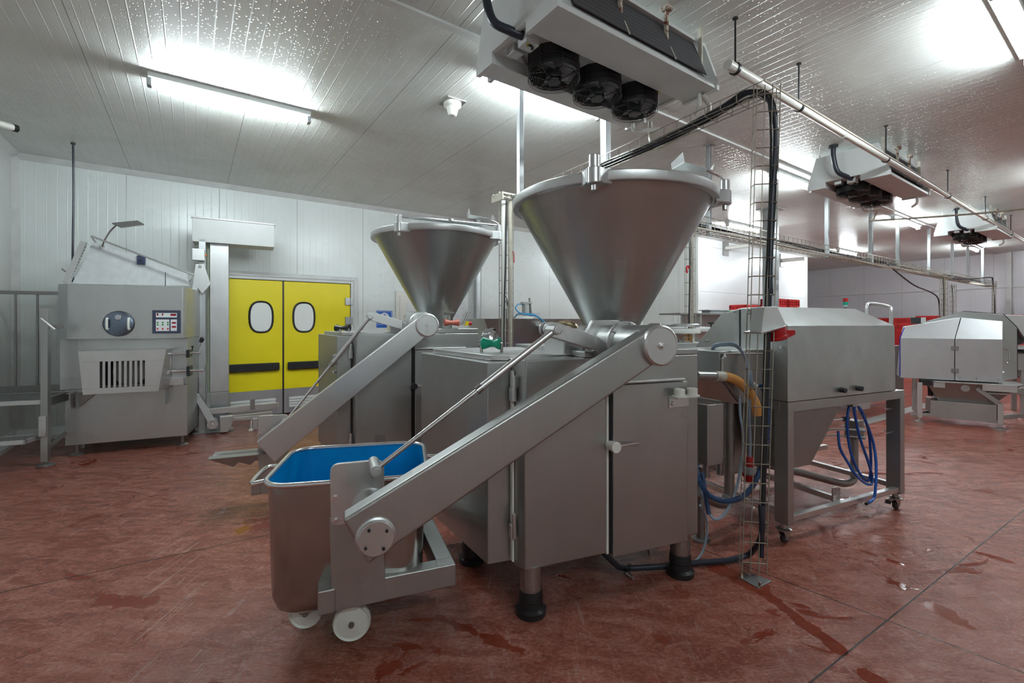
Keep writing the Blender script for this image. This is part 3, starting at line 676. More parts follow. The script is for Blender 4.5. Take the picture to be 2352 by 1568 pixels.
c1 = cooler(3.48, -5.66, 'nearest white ceiling cooler with three black fans, above the front hopper')
def at_hall(o, x, y):
    p = WF.l2w(x, y); o.location.x, o.location.y = p.x, p.y
c2 = copy_tree(c1); at_hall(c2, 8.36, -5.74); c2['label'] = 'middle white ceiling cooler, crossed by the long white pipe'
c3 = copy_tree(c1); at_hall(c3, 13.74, -5.80); c3['label'] = 'farthest and smallest white ceiling cooler, at the right edge'

# ================================================================= pipe along the ceiling
ZP = 3.29
m = MB().tube([(4.9, -6.62, ZP), (16.6, -6.62, ZP)], .034, 14)
rt = root('ceiling_pipe', WF, 'long thick white pipe hung under the ceiling on black rods, running right', 'pipe')
m.build('pipe', M['white_pl'], rt)
for x in (5.0, 5.98, 8.05, 10.55, 12.9, 15.2):
    h = MB().cyl((x, -6.62, ZP), (x, -6.62, CEIL), .007, n=6).cyl((x, -6.62, CEIL - .008), (x, -6.62, CEIL), .02, n=10)
    h.lathe((x - .012, -6.62, ZP), [(.034, 0), (.042, 0), (.042, .024), (.034, .024)], 16, (1, 0, 0)); h.build('hanger_rod', M['black'], rt)
for x in (6.9, 9.2, 11.6, 14.2): MB().cyl((x, -6.62, ZP), (x + .08, -6.62, ZP), .040, n=14).build('pipe_joint', M['white_pl'], rt)
m = MB().tube([(5.2, -6.72, ZP - .06), (8.3, -6.72, ZP - .06), (16.4, -6.70, ZP - .06)], .008, 6)
tag(put(m.build('thin_conduit', M['cream']), WF), 'thin cream conduit running just below the long white ceiling pipe', 'pipe')
m = MB().tube([(9.9, -6.0, 3.10), (9.95, -5.95, 3.02), (9.95, -6.0, 2.98), (10.6, -6.9, 2.99), (10.9, -7.6, 3.0)], .014, 8, 3)
tag(put(m.build('drain_pipe', M['cream']), WF), 'thin cream drain pipe crossing below the middle ceiling cooler', 'pipe')
m = MB().tube([(4.95, -6.40, 3.18), (5.0, -6.42, 3.10), (5.02, -6.35, 3.02), (5.02, -6.1, 2.97), (5.04, -5.9, 2.97), (5.04, -5.86, 3.1), (5.04, -5.86, 3.2)], .02, 8, 4)
tag(put(m.build('drain_pipe', M['cream']), WF), 'wrapped drain pipe looped under the far end of the nearest cooler', 'pipe')

# smoke detector, camera, wall rod
rt = root('ceiling_detector', WF, 'small white round detector on the ceiling, left of the nearest cooler', 'detector')
MB().box(3.84, 4.04, -4.48, -4.28, CEIL - .01, CEIL).build('backing_plate', M['steel_dark'], rt)
MB().lathe((3.94, -4.38, CEIL - .01), [(.085, 0), (.085, -.03), (.06, -.045), (.04, -.12), (.03, -.125), (0, -.125)], 24).build('detector_body', M['white_pl'], rt)
q = WF.px(0, 284, x=.35); e = WF.px(30, 293, x=.42)
rt = root('security_camera', WF, 'white bullet security camera at the left edge under the ceiling', 'camera')
m = MB().cyl(q + Vector((-.1, -.05, 0)), e, .032, n=20); m.build('camera_housing', M['white_pl'], rt)
dv = (e - q).normalized()
MB().cyl(e - dv * .005, e + dv * .03, .036, n=20).build('lens_hood', M['black'], rt); MB().cyl(e + dv * .03, e + dv * .032, .022, n=16).build('lens', M['grey_pl'], rt)
MB().bar(q, (0.0, q.y - .05, q.z + .05), .02, .02).box(.0, .10, q.y - .1, q.y, q.z + .03, q.z + .12).build('wall_bracket', M['white_pl'], rt)
r0 = WF.px(168, 328, z=CEIL); r1 = Vector((r0.x, r0.y, 1.85))
rt = root('drop_cable', WF, 'black cable dropping from the ceiling behind the cutting machine', 'cable')
MB().tube([r0, (r0.x + .004, r0.y, 3.0), (r0.x - .004, r0.y, 2.3), r1], .011, 8, 4).build('cable', M['cable'], rt)
MB().cyl(r0 - Vector((0, 0, .02)), r0, .022, n=10).build('ceiling_gland', M['black'], rt)

# ================================================================= hanging posts and cable baskets
def wire_basket(pts, width_dir, w=.14, d=.055, step=.11, nw=4, r=.0026, side=None, lips=True):
    """open wire trough along pts; width_dir: vector across; side: direction of the lips"""
    m = MB(); P = [Vector(p) for p in pts]; wd = Vector(width_dir).normalized(); sd = Vector(side).normalized()
    offs = [wd * (w * (k / (nw - 1) - .5)) for k in range(nw)] + ([wd * (-w / 2) + sd * d, wd * (w / 2) + sd * d] if lips else []) + ([wd * (-w / 2) + sd * d * .5, wd * (w / 2) + sd * d * .5] if lips and d > .08 else [])
    for o in offs: m.tube([p + o for p in P], r, 4)
    for a, b in zip(P[:-1], P[1:]):
        L = (b - a).length; n = max(1, int(L / step))
        for k in range(n):
            c = a + (b - a) * ((k + .5) / n)
            m.tube([c - wd * w / 2 + sd * d, c - wd * w / 2, c + wd * w / 2, c + wd * w / 2 + sd * d] if lips else [c - wd * w / 2, c + wd * w / 2], r, 4)
    return m
TX, TY = 4.56, -6.98
tb = WF.px(1733, 1322, z=0); TX, TY = tb.x, tb.y
tt = WF.px(1766, 200, y=TY + .02)
rt = root('cable_basket_tower', WF, 'tall wire basket tower standing on the floor right of the front machine', 'cable tray')
bt = Vector((TX, TY, .015)); tp = Vector((tt.x, TY + .02, 2.99))
mid = bt.lerp(tp, .5) + Vector((.005, 0, 0))
wdir = Vector((.62, -.6, 0)).normalized(); sdir = Vector((wdir.y, -wdir.x, 0)) * -1
low3 = bt.lerp(tp, .12) + Vector((-.005, 0, 0))
wire_basket([bt, low3, mid, tp], wdir, .135, .06, .112, 4, .0034, sdir).build('wire_basket', M['wire'], rt)
MB().prism([WF.px(u, v, z=0) for u, v in ((1697, 1327), (1722, 1316), (1772, 1336), (1742, 1352))], (0, 0, .008)).build('base_plate', M['galv'], rt, .002)
m = MB()
for u, v in ((1704, 1327), (1722, 1320), (1745, 1345)): p = WF.px(u, v, z=.008); m.cyl(p, p + Vector((0, 0, .025)), .007, n=6)
m.build('anchor_bolt', M['rust'], rt)
# dark conduit and cables running up the tower, over the top and along the upper tray
cx = wdir * .045 + sdir * .02
zend = WF.px(1163, 432, x=TX)
top_run = [Vector((tt.x + .01, TY - .02, 2.9)), Vector((tt.x - .0, TY + .12, 2.98)), Vector((tt.x, TY + .35, 2.95)), Vector((tt.x, TY + .8, 2.90)), Vector((tt.x, TY + 1.6, 2.88)), Vector((tt.x, -4.6, 2.87)), Vector((tt.x, zend.y + .1, 2.86))]
rt = root('power_cable', WF, 'thick dark cable rising inside the basket tower and bending along the upper tray', 'cable')
MB().tube([bt + cx + Vector((0, 0, .10)), bt.lerp(tp, .3) + cx, bt.lerp(tp, .7) + cx, bt.lerp(tp, .93) + cx] + top_run[1:], .014, 10, 6).build('cable', M['cable'], rt)
MB().tube([bt.lerp(tp, .5) + cx * .5, bt.lerp(tp, .93) + cx * .4] + [p + Vector((.03, .02, -.012)) for p in top_run[1:]], .008, 8, 6).build('thin_cable', M['black'], rt)
MB().tube([bt.lerp(tp, .56) + cx * 1.4, bt.lerp(tp, .62) + cx * 1.2, bt.lerp(tp, .94) + cx * 1.25] + [p + Vector((-.03, .0, .006)) for p in top_run[1:]], .008, 8, 6).build('thin_cable', M['black'], rt)
ty_ = [Vector((tt.x, TY + .02, 2.93)), Vector((tt.x, -5.5, 2.87)), Vector((tt.x, zend.y, 2.85))]
rt = root('cable_tray', WF, 'wire cable tray sloping overhead from the tower to the far column', 'cable tray')
wire_basket(ty_, (1, 0, 0), .15, .06, .11, 4, .0033, (0, 0, 1)).build('wire_basket', M['wire'], rt)
MB().box(tt.x - .16, tt.x - .13, TY + 2.2, zend.y, 2.84, 2.86).build('support_rail', M['galv'], rt)
rt = root('tower_conduit', WF, 'bare black conduit tied to the lower half of the basket tower', 'conduit')
MB().tube([bt.lerp(tp, .03) + cx * .9, bt.lerp(tp, .57) + cx * .75], .016, 10).build('conduit', M['black'], rt)
# red socket on a cast housing, on the tower
s0 = Vector(WF.px(1757, 735, y=TY - .06)); fr = WF
rt = root('red_socket', fr, 'red industrial socket under a stained white housing on the basket tower', 'socket')
pts = [(1757, 704), (1786, 703), (1806, 745), (1806, 750), (1750, 762), (1752, 740)]
hs = [WF.px(u, v, y=TY - .055) for u, v in pts]
MB().prism(hs, (.05, .10, 0)).build('housing', M['white_paint'], rt, .008)
lp = [WF.px(u, v, y=TY - .085) for u, v in ((1748, 763), (1806, 747), (1806, 750), (1750, 767))]
MB().prism(lp, (.07, .14, 0)).build('housing_lid', M['cast'], rt, .002)
c = WF.px(1785, 768, y=TY - .03); ax = Vector((.20, -.10, -.95)).normalized()
MB().lathe(c - ax * .045, [(.054, 0), (.054, .03), (.05, .05), (.056, .054), (.056, .07), (.05, .078), (0, .08)], 28, ax).build('socket_body', M['red'], rt)
MB().prism([c + Vector((.03, -.03, .03)), c + Vector((.10, -.06, .03)), c + Vector((.11, -.06, .0)), c + Vector((.04, -.03, -.03))], (.01, .03, 0)).build('socket_latch', M['red'], rt, .004)

# posts hanging from the ceiling in the line of the long tray
def hang_post(x, y, zb, w, label, d=None):
    rt = root('hanging_post', WF, label, 'post', 'galvanised posts hanging from the ceiling')
    d = d or w
    MB().box(x - w / 2, x + w / 2, y - d / 2, y + d / 2, zb, CEIL).build('channel', M['galv'], rt, .003)
    MB().box(x - w * 1.1, x + w * 1.1, y - w, y + w, CEIL - .012, CEIL).build('ceiling_flange', M['galv'], rt)
def on_line(u):
    y = LY
    for _ in range(4): p = WF.px(u, 700, y=y); y = LY - .02 * max(0, p.x - 9)
    return p
LY = WF.w2l(2.39, 5.52)[1]
for u, w, lb in ((1195, .045, 'hanging post left of the large hopper, lit by the tube behind it'), (1391, .075, 'wide hanging post rising behind the large hopper rim'), (1628, .05, 'hanging post right behind the splash plate of the large hopper'),
                 (1899.5, .055, 'white rusty hanging post below the left end of the middle cooler'), (2000, .06, 'hanging post below the middle cooler fans'), (2062, .055, 'hanging post just right of the middle cooler'),
                 (2134, .055, 'hanging post midway between the middle and farthest cooler'), (2187, .055, 'hanging post below the left end of the farthest cooler'), (2223, .055, 'hanging post under the fans of the farthest cooler'), (2257, .055, 'last hanging post of the row, at the end of the long tray')):
    p = on_line(u); hang_post(p.x, p.y, 2.57 if w < .07 else 2.6, w, lb)
rt = root('cable_tray', WF, 'long wire cable tray hung below the posts, running into the distance', 'cable tray')
pA = on_line(1500); pB = on_line(2278)
wire_basket([(pA.x, LY, 2.60), (9, LY, 2.59), (pB.x, pB.y, 2.58)], (0, 1, 0), .22, .14, .13, 5, .0042, (0, 0, 1)).build('wire_basket', M['wire'], rt)
MB().box(pA.x, on_line(2160).x, LY - .13, LY - .10, 2.575, 2.595).build('support_rail', M['cream'], rt)
rt = root('cable_bundle', WF, 'bundle of black cables lying on the long distant tray', 'cable')
for k in range(3):
    MB().tube([(pA.x + i * 1.1, LY - .02 * max(0, pA.x + i * 1.1 - 9) + .04 + .03 * k + .02 * sin(i * 1.7 + k), 2.69 + .012 * sin(i * 2.3 + 2 * k)) for i in range(int((pB.x - pA.x) / 1.1))], .011, 6, 3).build('cable', M['black'], rt)
w0 = on_line(2020); p1 = WF.px(2060, 625, y=LY - .1); p2 = WF.px(2100, 655, y=LY - .1); p3 = WF.px(2140, 672, y=LY - .1); p4 = WF.px(2156, 690, y=LY - .1); p5 = WF.px(2158, 740, y=LY - .1)
tag(put(MB().tube([Vector((w0.x, LY, 2.68)), WF.px(2035, 605, y=LY - .05), p1, p2, p3, p4, p5, Vector((p5.x, p5.y, 1.2))], .014, 8, 4).build('sagging_cable', M['cable']), WF), 'black cable sagging from the long tray to the distant cream column', 'cable')
def drop_column(u, y, ztop, label, cream=True, zb=.0, w=.12, r=.0032, conduits=1, step=.13):
    p = WF.px(u, 700, y=y) if not isinstance(u, Vector) else u
    rt = root('cable_column', WF, label, 'cable tray', 'vertical cable columns')
    wire_basket([(p.x, y, zb), (p.x, y, ztop)], (.8, -.6, 0), w, .05, step, 3, r, (-.6, -.8, 0)).build('wire_basket', M['wire'], rt)
    for k in range(conduits):
        o = Vector((.8, -.6, 0)) * (w * (.28 - .5 * k)); MB().cyl((p.x + o.x, y + o.y, zb), (p.x + o.x, y + o.y, ztop - .02), .024 if conduits == 2 else .02, n=10).build('conduit', M['cream'] if cream and k == 0 else M['white_pl'], rt)
    MB().tube([(p.x - .03, y - .03, zb + .3), (p.x - .05, y - .03, 1.4), (p.x - .03, y - .03, 2.2), (p.x, y, ztop)], .008, 6, 4).build('cable', M['black'], rt)
    return p
ycol = zend.y + .05
pc = drop_column(1163, ycol, 2.84, 'cable column with cream and white tubes between the two hoppers', w=.15, conduits=2, r=.004)
rt = root('cable_tray', WF, 'short rusty rack at the head of the column between the hoppers', 'cable tray')
m = MB()
for k in range(4): m.box(pc.x - .12, pc.x + .38, ycol - .10 + .06 * k, ycol - .092 + .06 * k, 2.868 + .012 * (k % 2), 2.877 + .012 * (k % 2))
for k in range(5): m.box(pc.x - .10 + .1 * k, pc.x - .093 + .1 * k, ycol - .1, ycol + .1, 2.86, 2.868)
m.box(pc.x - .115, pc.x - .105, ycol - .1, ycol + .12, 2.80, 2.88); m.build('rack', M['cream'], rt)
drop_column(1583, LY, 2.58, 'cable column with a cream tube right of the large hopper', w=.10, r=.0034)
pz = drop_column(2165, LY - .15, 2.66, 'distant cream column where the sagging cable arrives', w=.14, r=.006)
drop_column(2186, LY + .1, 2.55, 'distant thin column beside the cream column', w=.14, r=.005, cream=False)
drop_column(2281, LY - .33, 2.64, 'distant column at the right end of the long tray', w=.05, r=.006, cream=False)
tag(put(MB().bar((pz.x - 3.2, LY - .15, 2.66), (pz.x, LY - .15, 2.66), .03, .03).build('cross_bar', M['cream']), WF), 'thin cream bar leading to the top of the distant cream column', 'bar')
LZ = LY - .30; q0 = WF.px(2190, 640, y=LZ); q1 = WF.px(2275, 637, y=LZ)
tag(put(MB().tube([q0, (q0 + q1) / 2 + Vector((0, 0, -.02)), q1, WF.px(2280, 645, y=LZ), WF.px(2284, 700, y=LZ), Vector((WF.px(2284, 700, y=LZ).x, LZ, 1.3))], .018, 8, 4).build('arched_cable', M['cable']), WF), 'dark cable arching over the end of the long tray and down the last column', 'cable')
# big grey upright between tray and hood machine
p = WF.px(1770, 600, y=-4.11)
rt = root('steel_upright', WF, 'grey square steel upright from floor to ceiling behind the basket tower', 'post')
MB().box(p.x - .11, p.x + .11, p.y - .1, p.y + .1, 0, CEIL).build('upright', M['galv'], rt, .006)
MB().box(p.x - .2, p.x + .2, p.y - .18, p.y + .18, CEIL - .02, CEIL).build('top_flange', M['galv'], rt)
# galvanised pipe on the back wall
p = WF.px(1097, 600, y=-.12)
rt = root('wall_pipe', WF, 'galvanised vertical pipe on the back wall between the hoppers', 'pipe')
MB().cyl((p.x, -.12, 0), (p.x, -.12, CEIL), .075, n=24).build('pipe', M['galv'], rt)
for z in (1.1, 2.6): MB().lathe((p.x, -.12, z), [(.08, 0), (.085, .0), (.085, .04), (.08, .04)], 24).box(p.x - .02, p.x + .02, -.06, 0, z, z + .04).build('clamp', M['galv'], rt)
# ================================================================= big cutting machine at the left
MF = Fr(-4.97, 5.09, 25)
def mp(u, v, y=0.0):
    p = MF.px(u, v, y=y); return (p.x, p.z)
rt = root('cutting_machine', MF, 'large steel cutting machine by the left wall with slotted chute and keypad', 'food machine')
a0 = mp(147, 1024); b0 = mp(431, 1001)
X0, X1 = mp(137, 900)[0], mp(431, 900)[0]; XL = mp(148, 1000)[0]
ZB = (a0[1] + b0[1]) / 2; ZM = mp(200, 893)[1]; ZH = mp(300, 778, -.10)[1]; ZT = mp(300, 655, -.10)[1]
DEP = .85
MB().box(XL, X1 - .005, .012, DEP, ZB, ZM).build('lower_body', M['steel_lit'], rt, .006)
MB().box(X0, X1, 0, DEP, ZM, ZH + .02).build('middle_body', M['steel_lit'], rt, .005)
hx0, hx1, hx2, hx3 = mp(132, 700, .02)[0], mp(155, 700, -.10)[0], mp(420, 700, -.10)[0], mp(434, 700, 0)[0]
MB().xy([(hx0, .03), (hx1, -.10), (hx2, -.10), (hx3, -.01), (hx3, DEP), (hx0, DEP)], ZH, ZT).build('head_cover', M['steel_lit'], rt, .006)
# slotted chute
cy0, cy1 = -.28, 0
q = [mp(178, 806, cy0), mp(382, 806, cy0), mp(364, 898, cy0), mp(190, 902, cy0)]
m = MB()
def chute_outer():
    zt, zb = q[0][1], q[2][1]; xa, xb, xc, xd = q[0][0], q[1][0], q[2][0], q[3][0]
    nsl = 9; s0, s1 = mp(232, 850, cy0)[0], mp(330, 850, cy0)[0]; zs0, zs1 = mp(280, 829, cy0)[1], mp(280, 889, cy0)[1]; w = .022
    xs = []
    for k in range(nsl): c = s0 + (s1 - s0) * k / (nsl - 1); xs.append((c - w / 2, c + w / 2))
    def xl(z): t = (zt - z) / (zt - zb); return xa + (xd - xa) * t
    def xr(z): t = (zt - z) / (zt - zb); return xb + (xc - xb) * t
    y0, y1 = cy0, cy0 + .006
    m.xz([(xa, zt), (xb, zt), (xr(zs0), zs0), (xl(zs0), zs0)], y0, y1); m.xz([(xl(zs1), zs1), (xr(zs1), zs1), (xc, zb), (xd, zb)], y0, y1)
    m.xz([(xl(zs0), zs0), (xs[0][0], zs0), (xs[0][0], zs1), (xl(zs1), zs1)], y0, y1); m.xz([(xs[-1][1], zs0), (xr(zs0), zs0), (xr(zs1), zs1), (xs[-1][1], zs1)], y0, y1)
    for k in range(nsl - 1): m.box(xs[k][1], xs[k + 1][0], y0, y1, zs1, zs0)
    bl, br = xa - .02, xb - .0
    m.prism([(xb, y0, zt), (xb, cy1, zt), (xb, cy1, zb + .02), (xc, y0, zb)], (-.005, 0, 0)); m.prism([(xa, y0, zt), (xa, cy1, zt), (xa, cy1, zb + .02), (xd, y0, zb)], (.005, 0, 0))
    m.hexa([(xd, y0, zb), (xc, y0, zb), (xb, cy1, zb + .02), (xa, cy1, zb + .02)], [(xd, y0, zb + .004), (xc, y0, zb + .004), (xb, cy1, zb + .024), (xa, cy1, zb + .024)])
    m.hexa([(xa, y0, zt - .005), (xb, y0, zt - .005), (xb, cy1, zt - .005), (xa, cy1, zt - .005)], [(xa, y0, zt), (xb, y0, zt), (xb, cy1, zt), (xa, cy1, zt)])
    return s0, s1, zs0, zs1
s0, s1, zs0, zs1 = chute_outer()
ch = m.build('outlet_chute', M['steel_light'], rt, .002)
MB().xz([(s0 - .05, zs0 + .02), (s1 + .05, zs0 + .02), (s1 + .05, zs1), (s0 - .05, zs1)], -.02, -.008).build('chute_opening', M['black_pl'], rt)
MB().cyl(((s0 + s1) / 2, -.03, (zs0 + zs1) / 2 + .01), ((s0 + s1) / 2, -.012, (zs0 + zs1) / 2 + .01), .16, n=32).build('knife_disc', M['steel_dark'], rt)
MB().box(q[0][0] - .035, q[0][0], -.12, 0, q[2][1] + .13, q[0][1] - .01).build('chute_hinge_plate', M['steel_lit'], rt)
# round porthole with two grips and a star knob
pc_ = mp(273, 743, -.105); pc = Vector((pc_[0], -.105, pc_[1])); rr = mp(308, 743, -.105)[0] - pc.x
ph = MB().lathe(pc, [(rr, 0), (rr, .008), (rr - .008, .012), (0, .012)], 48, (0, -1, 0)); pho = ph.build('round_port', steel('dark_glass_plate', (.20, .25, .33), .22), rt)
MB().lathe(pc, [(rr, -.004), (rr + .006, -.004), (rr + .006, .004), (rr, .009)], 48, (0, -1, 0)).build('port_seal', M['black'], pho)
for s in (-1, 1):
    x = pc.x + s * rr * .7
    MB().tube([(x, pc.y - .012, pc.z + .055), (x, pc.y - .04, pc.z + .05), (x, pc.y - .04, pc.z - .055), (x, pc.y - .012, pc.z - .06)], .012, 12, 2).build('port_grip', M['white_pl'], pho)
kn = MB(); kp = pc + Vector((0, -.012, rr * .52))
kn.prism([kp + Vector((.030 * (1 + .16 * cos(7 * a)) * cos(a), 0, .030 * (1 + .16 * cos(7 * a)) * sin(a))) for a in (2 * pi * i / 42 for i in range(42))], (0, -.022, 0)); kn.build('star_knob', M['grey_pl'], pho, .002)
# keypad
k0, k1 = mp(350, 712, -.105), mp(415, 765, -.105); kx0, kz1 = k0; kx1, kz0 = k1; ky = -.105
kb = MB().box(kx0, kx1, ky - .008, ky + .006, kz0, kz1).build('keypad', plain('dark_blue_bezel', (.04, .05, .09), .4), rt, .003)
W_, H_ = kx1 - kx0, kz1 - kz0
def kbx(n, a, b, c, d, m_, dep=.0105):
    MB().box(kx0 + a * W_, kx0 + b * W_, ky - dep, ky - .008, kz1 - d * H_, kz1 - c * H_).build(n, m_, kb)
kbx('upper_label', .13, .87, .12, .31, M['paper']); kbx('button_label', .13, .60, .40, .90, M['paper']); kbx('display_label', .65, .87, .40, .90, M['paper'])
dr_ = plain('dark_red_display', (.25, .0, .01), .3)
kbx('display', .64, .85, .15, .24, dr_, .0115); kbx('display', .16, .22, .14, .23, dr_, .0115); kbx('display', .34, .39, .14, .23, dr_, .0115)
kbx('display', .69, .84, .51, .58, dr_, .0115); kbx('display', .69, .84, .68, .76, dr_, .0115)
gb = plain('green_button', (.03, .28, .05), .4); rb_ = plain('red_button', (.6, .03, .02), .4)
for a in (.16, .34, .52):
    kbx('green_button', a, a + .06, .50, .57, gb, .0115); kbx('green_button', a, a + .06, .60, .66, gb, .0115); kbx('red_button', a, a + .06, .77, .84, rb_, .0115)
# bars, lever and black clamps at the right of the chute
def MP(u, v, y): p = MF.px(u, v, y=y); return Vector(p)
y_ = -.14
MB().cyl(MP(382, 813, y_), MP(462, 810, y_), .011, n=14).build('guide_bar', M['chrome'], rt)
MB().cyl(MP(382, 853, y_), MP(468, 850, y_), .013, n=14).build('guide_bar', M['chrome'], rt)
for (u, v, h) in ((432, 811, .05), (433, 851, .065)):
    c = MP(u, v, y_); MB().box(c.x - .018, c.x + .018, y_ - .02, 0, c.z - h, c.z + h * .8).build('bar_clamp', M['black_pl'], rt, .004)
m = MB().cyl(MP(452, 811, y_), MP(463, 780, y_), .008, n=10); m.build('lever', M['chrome'], rt)
MB().lathe(MP(461, 786, y_), [(0, 0), (.018, .0), (.024, .03), (.024, .05), (.012, .065), (0, .065)], 16, MP(465, 776, y_) - MP(461, 786, y_)).build('lever_knob', M['black_pl'], rt)
MB().cyl(MP(467, 851, y_), MP(474, 828, y_), .007, n=8).build('lever', M['chrome'], rt)
MB().cyl(MP(442, 805, y_), MP(442, 795, y_), .006, n=8).lathe(MP(442, 797, y_), [(.014, 0), (.018, .01), (0, .02)], 8).build('clamp_screw', M['black_pl'], rt)
MB().tube([MP(383, 818, -.16), MP(390, 818, -.17), MP(392, 822, -.17), MP(391, 852, -.17), MP(388, 857, -.17), MP(382, 857, -.16)], .006, 8, 2).build('chute_handle', M['chrome'], rt)
MB().box(mp(382, 880, -.05)[0], X1 - .03, -.06, 0, mp(400, 884, -.05)[1], mp(400, 868, -.05)[1]).build('drip_shelf', M['steel_light'], rt, .002)
for u in (172, 384):
    x = mp(u, 905, -.03)[0]; m = MB().box(x - .003, x + .003, -.16, .0, ZM - .21, ZM - .03).box(x - .03, x, -.16, .0, ZM - .03, ZM - .024).box(x - .03, x, -.16, .0, ZM - .21, ZM - .204)
    m.build('side_bracket', M['steel_lit'], rt)
MB().prism([(XL + .13, .0, ZM - .04), (XL + .28, .0, ZM - .05), (XL + .13, -.0, ZM - .20)], (0, -.02, 0)).build('bracket_gusset', M['steel_dark'], rt)
for (x, y) in ((XL + .08, .08), (X1 - .07, .08), (XL + .04, DEP - .1), (X1 - .07, DEP - .1)):
    MB().cyl((x, y, .03), (x, y, ZB + .01), .016, n=12).lathe((x, y, 0), [(.062, 0), (.064, .012), (.05, .022), (.02, .034), (0, .034)], 24, capa=True).build('levelling_foot', M['steel_dark'], rt)
# open lid: white wedge shield, guard bar, side rail and lamp
ly = .30
def LP(u, v, y=ly): p = MF.px(u, v, y=y); return (p.x, p.z)
MB().xz([LP(164, 652), LP(202, 583), LP(207, 566), LP(216, 556), LP(430, 627), LP(434, 656)], ly, ly + .012).build('lid_shield', plain('milky_polycarbonate', (.66, .68, .69), .25), rt, .002)
MB().box(LP(380, 640, ly - .004)[0] - .003, LP(380, 640, ly - .004)[0] + .003, ly - .004, ly, ZT, LP(380, 625)[1]).build('shield_split', M['black_pl'], rt)
MB().prism([Vector((LP(143, 648, .22)[0], .22, LP(143, 648, .22)[1])), Vector((LP(184, 553, .22)[0], .22, LP(184, 553, .22)[1])), Vector((LP(198, 556, .22)[0], .22, LP(198, 556, .22)[1])), Vector((LP(158, 650, .22)[0], .22, LP(158, 650, .22)[1]))], (0, .05, 0)).build('side_rail', M['steel_light'], rt, .003)
m = MB()
for k in range(11):
    t_ = k / 10; p = MF.px(164 + 32 * t_, 636 - 68 * t_, y=.235); m.cyl(p, p + Vector((0, -.012, 0)), .010, n=8)
m.build('rail_pin', M['steel_dark'], rt)
MB().box(LP(155, 650, .2)[0], LP(173, 650, .2)[0], .18, .30, ZT, ZT + .03).build('hinge_block', M['chrome'], rt, .003)
MB().cyl(MP(142, 617, .22), MP(151, 624, .24), .008, n=8).build('rail_stop', M['steel_dark'], rt)
gy = .16
MB().tube([MP(219, 556, ly), MP(209, 542, gy), MP(446, 632, gy), MP(436, 645, ly - .03)], .0105, 10).build('guard_bar', M['chrome'], rt)
c = MP(324, 597, ly - .03); MB().box(c.x - .04, c.x + .04, ly - .04, ly, c.z - .055, c.z + .055).build('interlock_box', plain('navy_plastic', (.04, .06, .12), .4), rt, .004)
MB().cyl((c.x, ly - .04, c.z), (c.x, ly - .046, c.z), .013, n=14).build('interlock_bolt', M['black_pl'], rt)
MB().tube([MP(235, 566, .24), MP(240, 552, .20), MP(252, 532, .18), MP(266, 518, .16)], .009, 8, 3).build('lamp_arm', M['steel_dark'], rt)
MB().prism([MP(257, 514, .12), MP(279, 524, .02), MP(332, 517, .02), MP(316, 508, .30), MP(262, 513, .30)], (0, 0, .012)).build('lamp_shade', M['steel_dark'], rt, .002)
MB().cyl(MP(233, 562, .26), MP(236, 569, .26), .022, n=12).build('lamp_joint', M['chrome'], rt)

# ================================================================= work platform with steps and railing
PF = Fr(-4.90, 4.78, 20)
rt = root('work_platform', PF, 'steel step platform with perforated treads and railing at the left edge', 'platform')
def pp(u, v, y=0.0): return PF.px(u, v, y=y)
zp = pp(104, 708).z
MB().box(-.03, .03, -.03, .03, .05, zp).build('front_post', M['steel'], rt, .004)
MB().cyl((0, 0, .02), (0, 0, .06), .012).lathe((0, 0, 0), [(.075, 0), (.078, .012), (.06, .024), (.02, .034), (0, .034)], 24, capa=True).build('levelling_foot', M['steel_dark'], rt)
zd = pp(60, 920).z; zs = pp(50, 1001).z
def tread(name, x0, x1, y0, y1, z):
    o = MB().box(x0, x1, y0, y0 + .025, z - .045, z).box(x0, x1, y1 - .025, y1, z - .045, z).box(x0, x0 + .02, y0, y1, z - .045, z).box(x1 - .02, x1, y0, y1, z - .045, z).build(name, M['steel_light'], rt, .003)
    g = MB()
    for i in range(int((x1 - x0) / .045)): g.bar((x0 + .02 + i * .045, y0 + .02, z - .008), (x0 + .035 + i * .045 + .03, y1 - .02, z - .008), .012, .008)
    for j in range(int((y1 - y0) / .04)): g.box(x0 + .02, x1 - .02, y0 + .02 + j * .04, y0 + .03 + j * .04, z - .014, z - .006)
    g.build('tread_grating', M['steel'], o)
tread('deck', -1.5, -.03, 0, .72, zd)
tread('step', -1.5, -.05, -.22, .06, zs)
m = MB()
yb = .74; zr = pp(60, 672, yb).z
m.box(-1.6, .28, yb - .02, yb + .02, zr - .02, zr + .02)
for u in (36, 86): x = pp(u, 760, yb).x; m.box(x - .010, x + .010, yb - .008, yb + .008, zd + .06, zr)
m.box(-1.6, .02, yb - .012, yb + .006, zd, zd + .08); m.build('rear_railing', M['steel_dark'], rt, .002)
m = MB().box(-.02, .02, .72, .76, .0, zd).box(-1.3, -1.26, .7, .74, 0, zd).box(-1.3, -1.26, .0, .04, 0, zd); m.build('rear_leg', M['steel'], rt, .003)
MB().box(-.035, .025, -.05, -.03, zs - .01, zs + .2).build('side_plate', M['steel_light'], rt, .003)
MB().bar((0, .03, .18), (.03, .7, .38), .03, .03).build('brace', M['steel_dark'], rt)
MB().bar((0.02, .03, zd - .02), (.04, .7, zd + .0), .03, .09).build('side_beam', M['steel_dark'], rt)
MB().cyl(pp(94, 731, -.06), pp(126, 757, -.06), .011, n=12).build('hook_bar', M['steel_light'], rt)
MB().box(.0, .14, -.02, .02, pp(110, 750).z - .02, pp(110, 750).z + .02).build('hook_bracket', M['steel_dark'], rt)

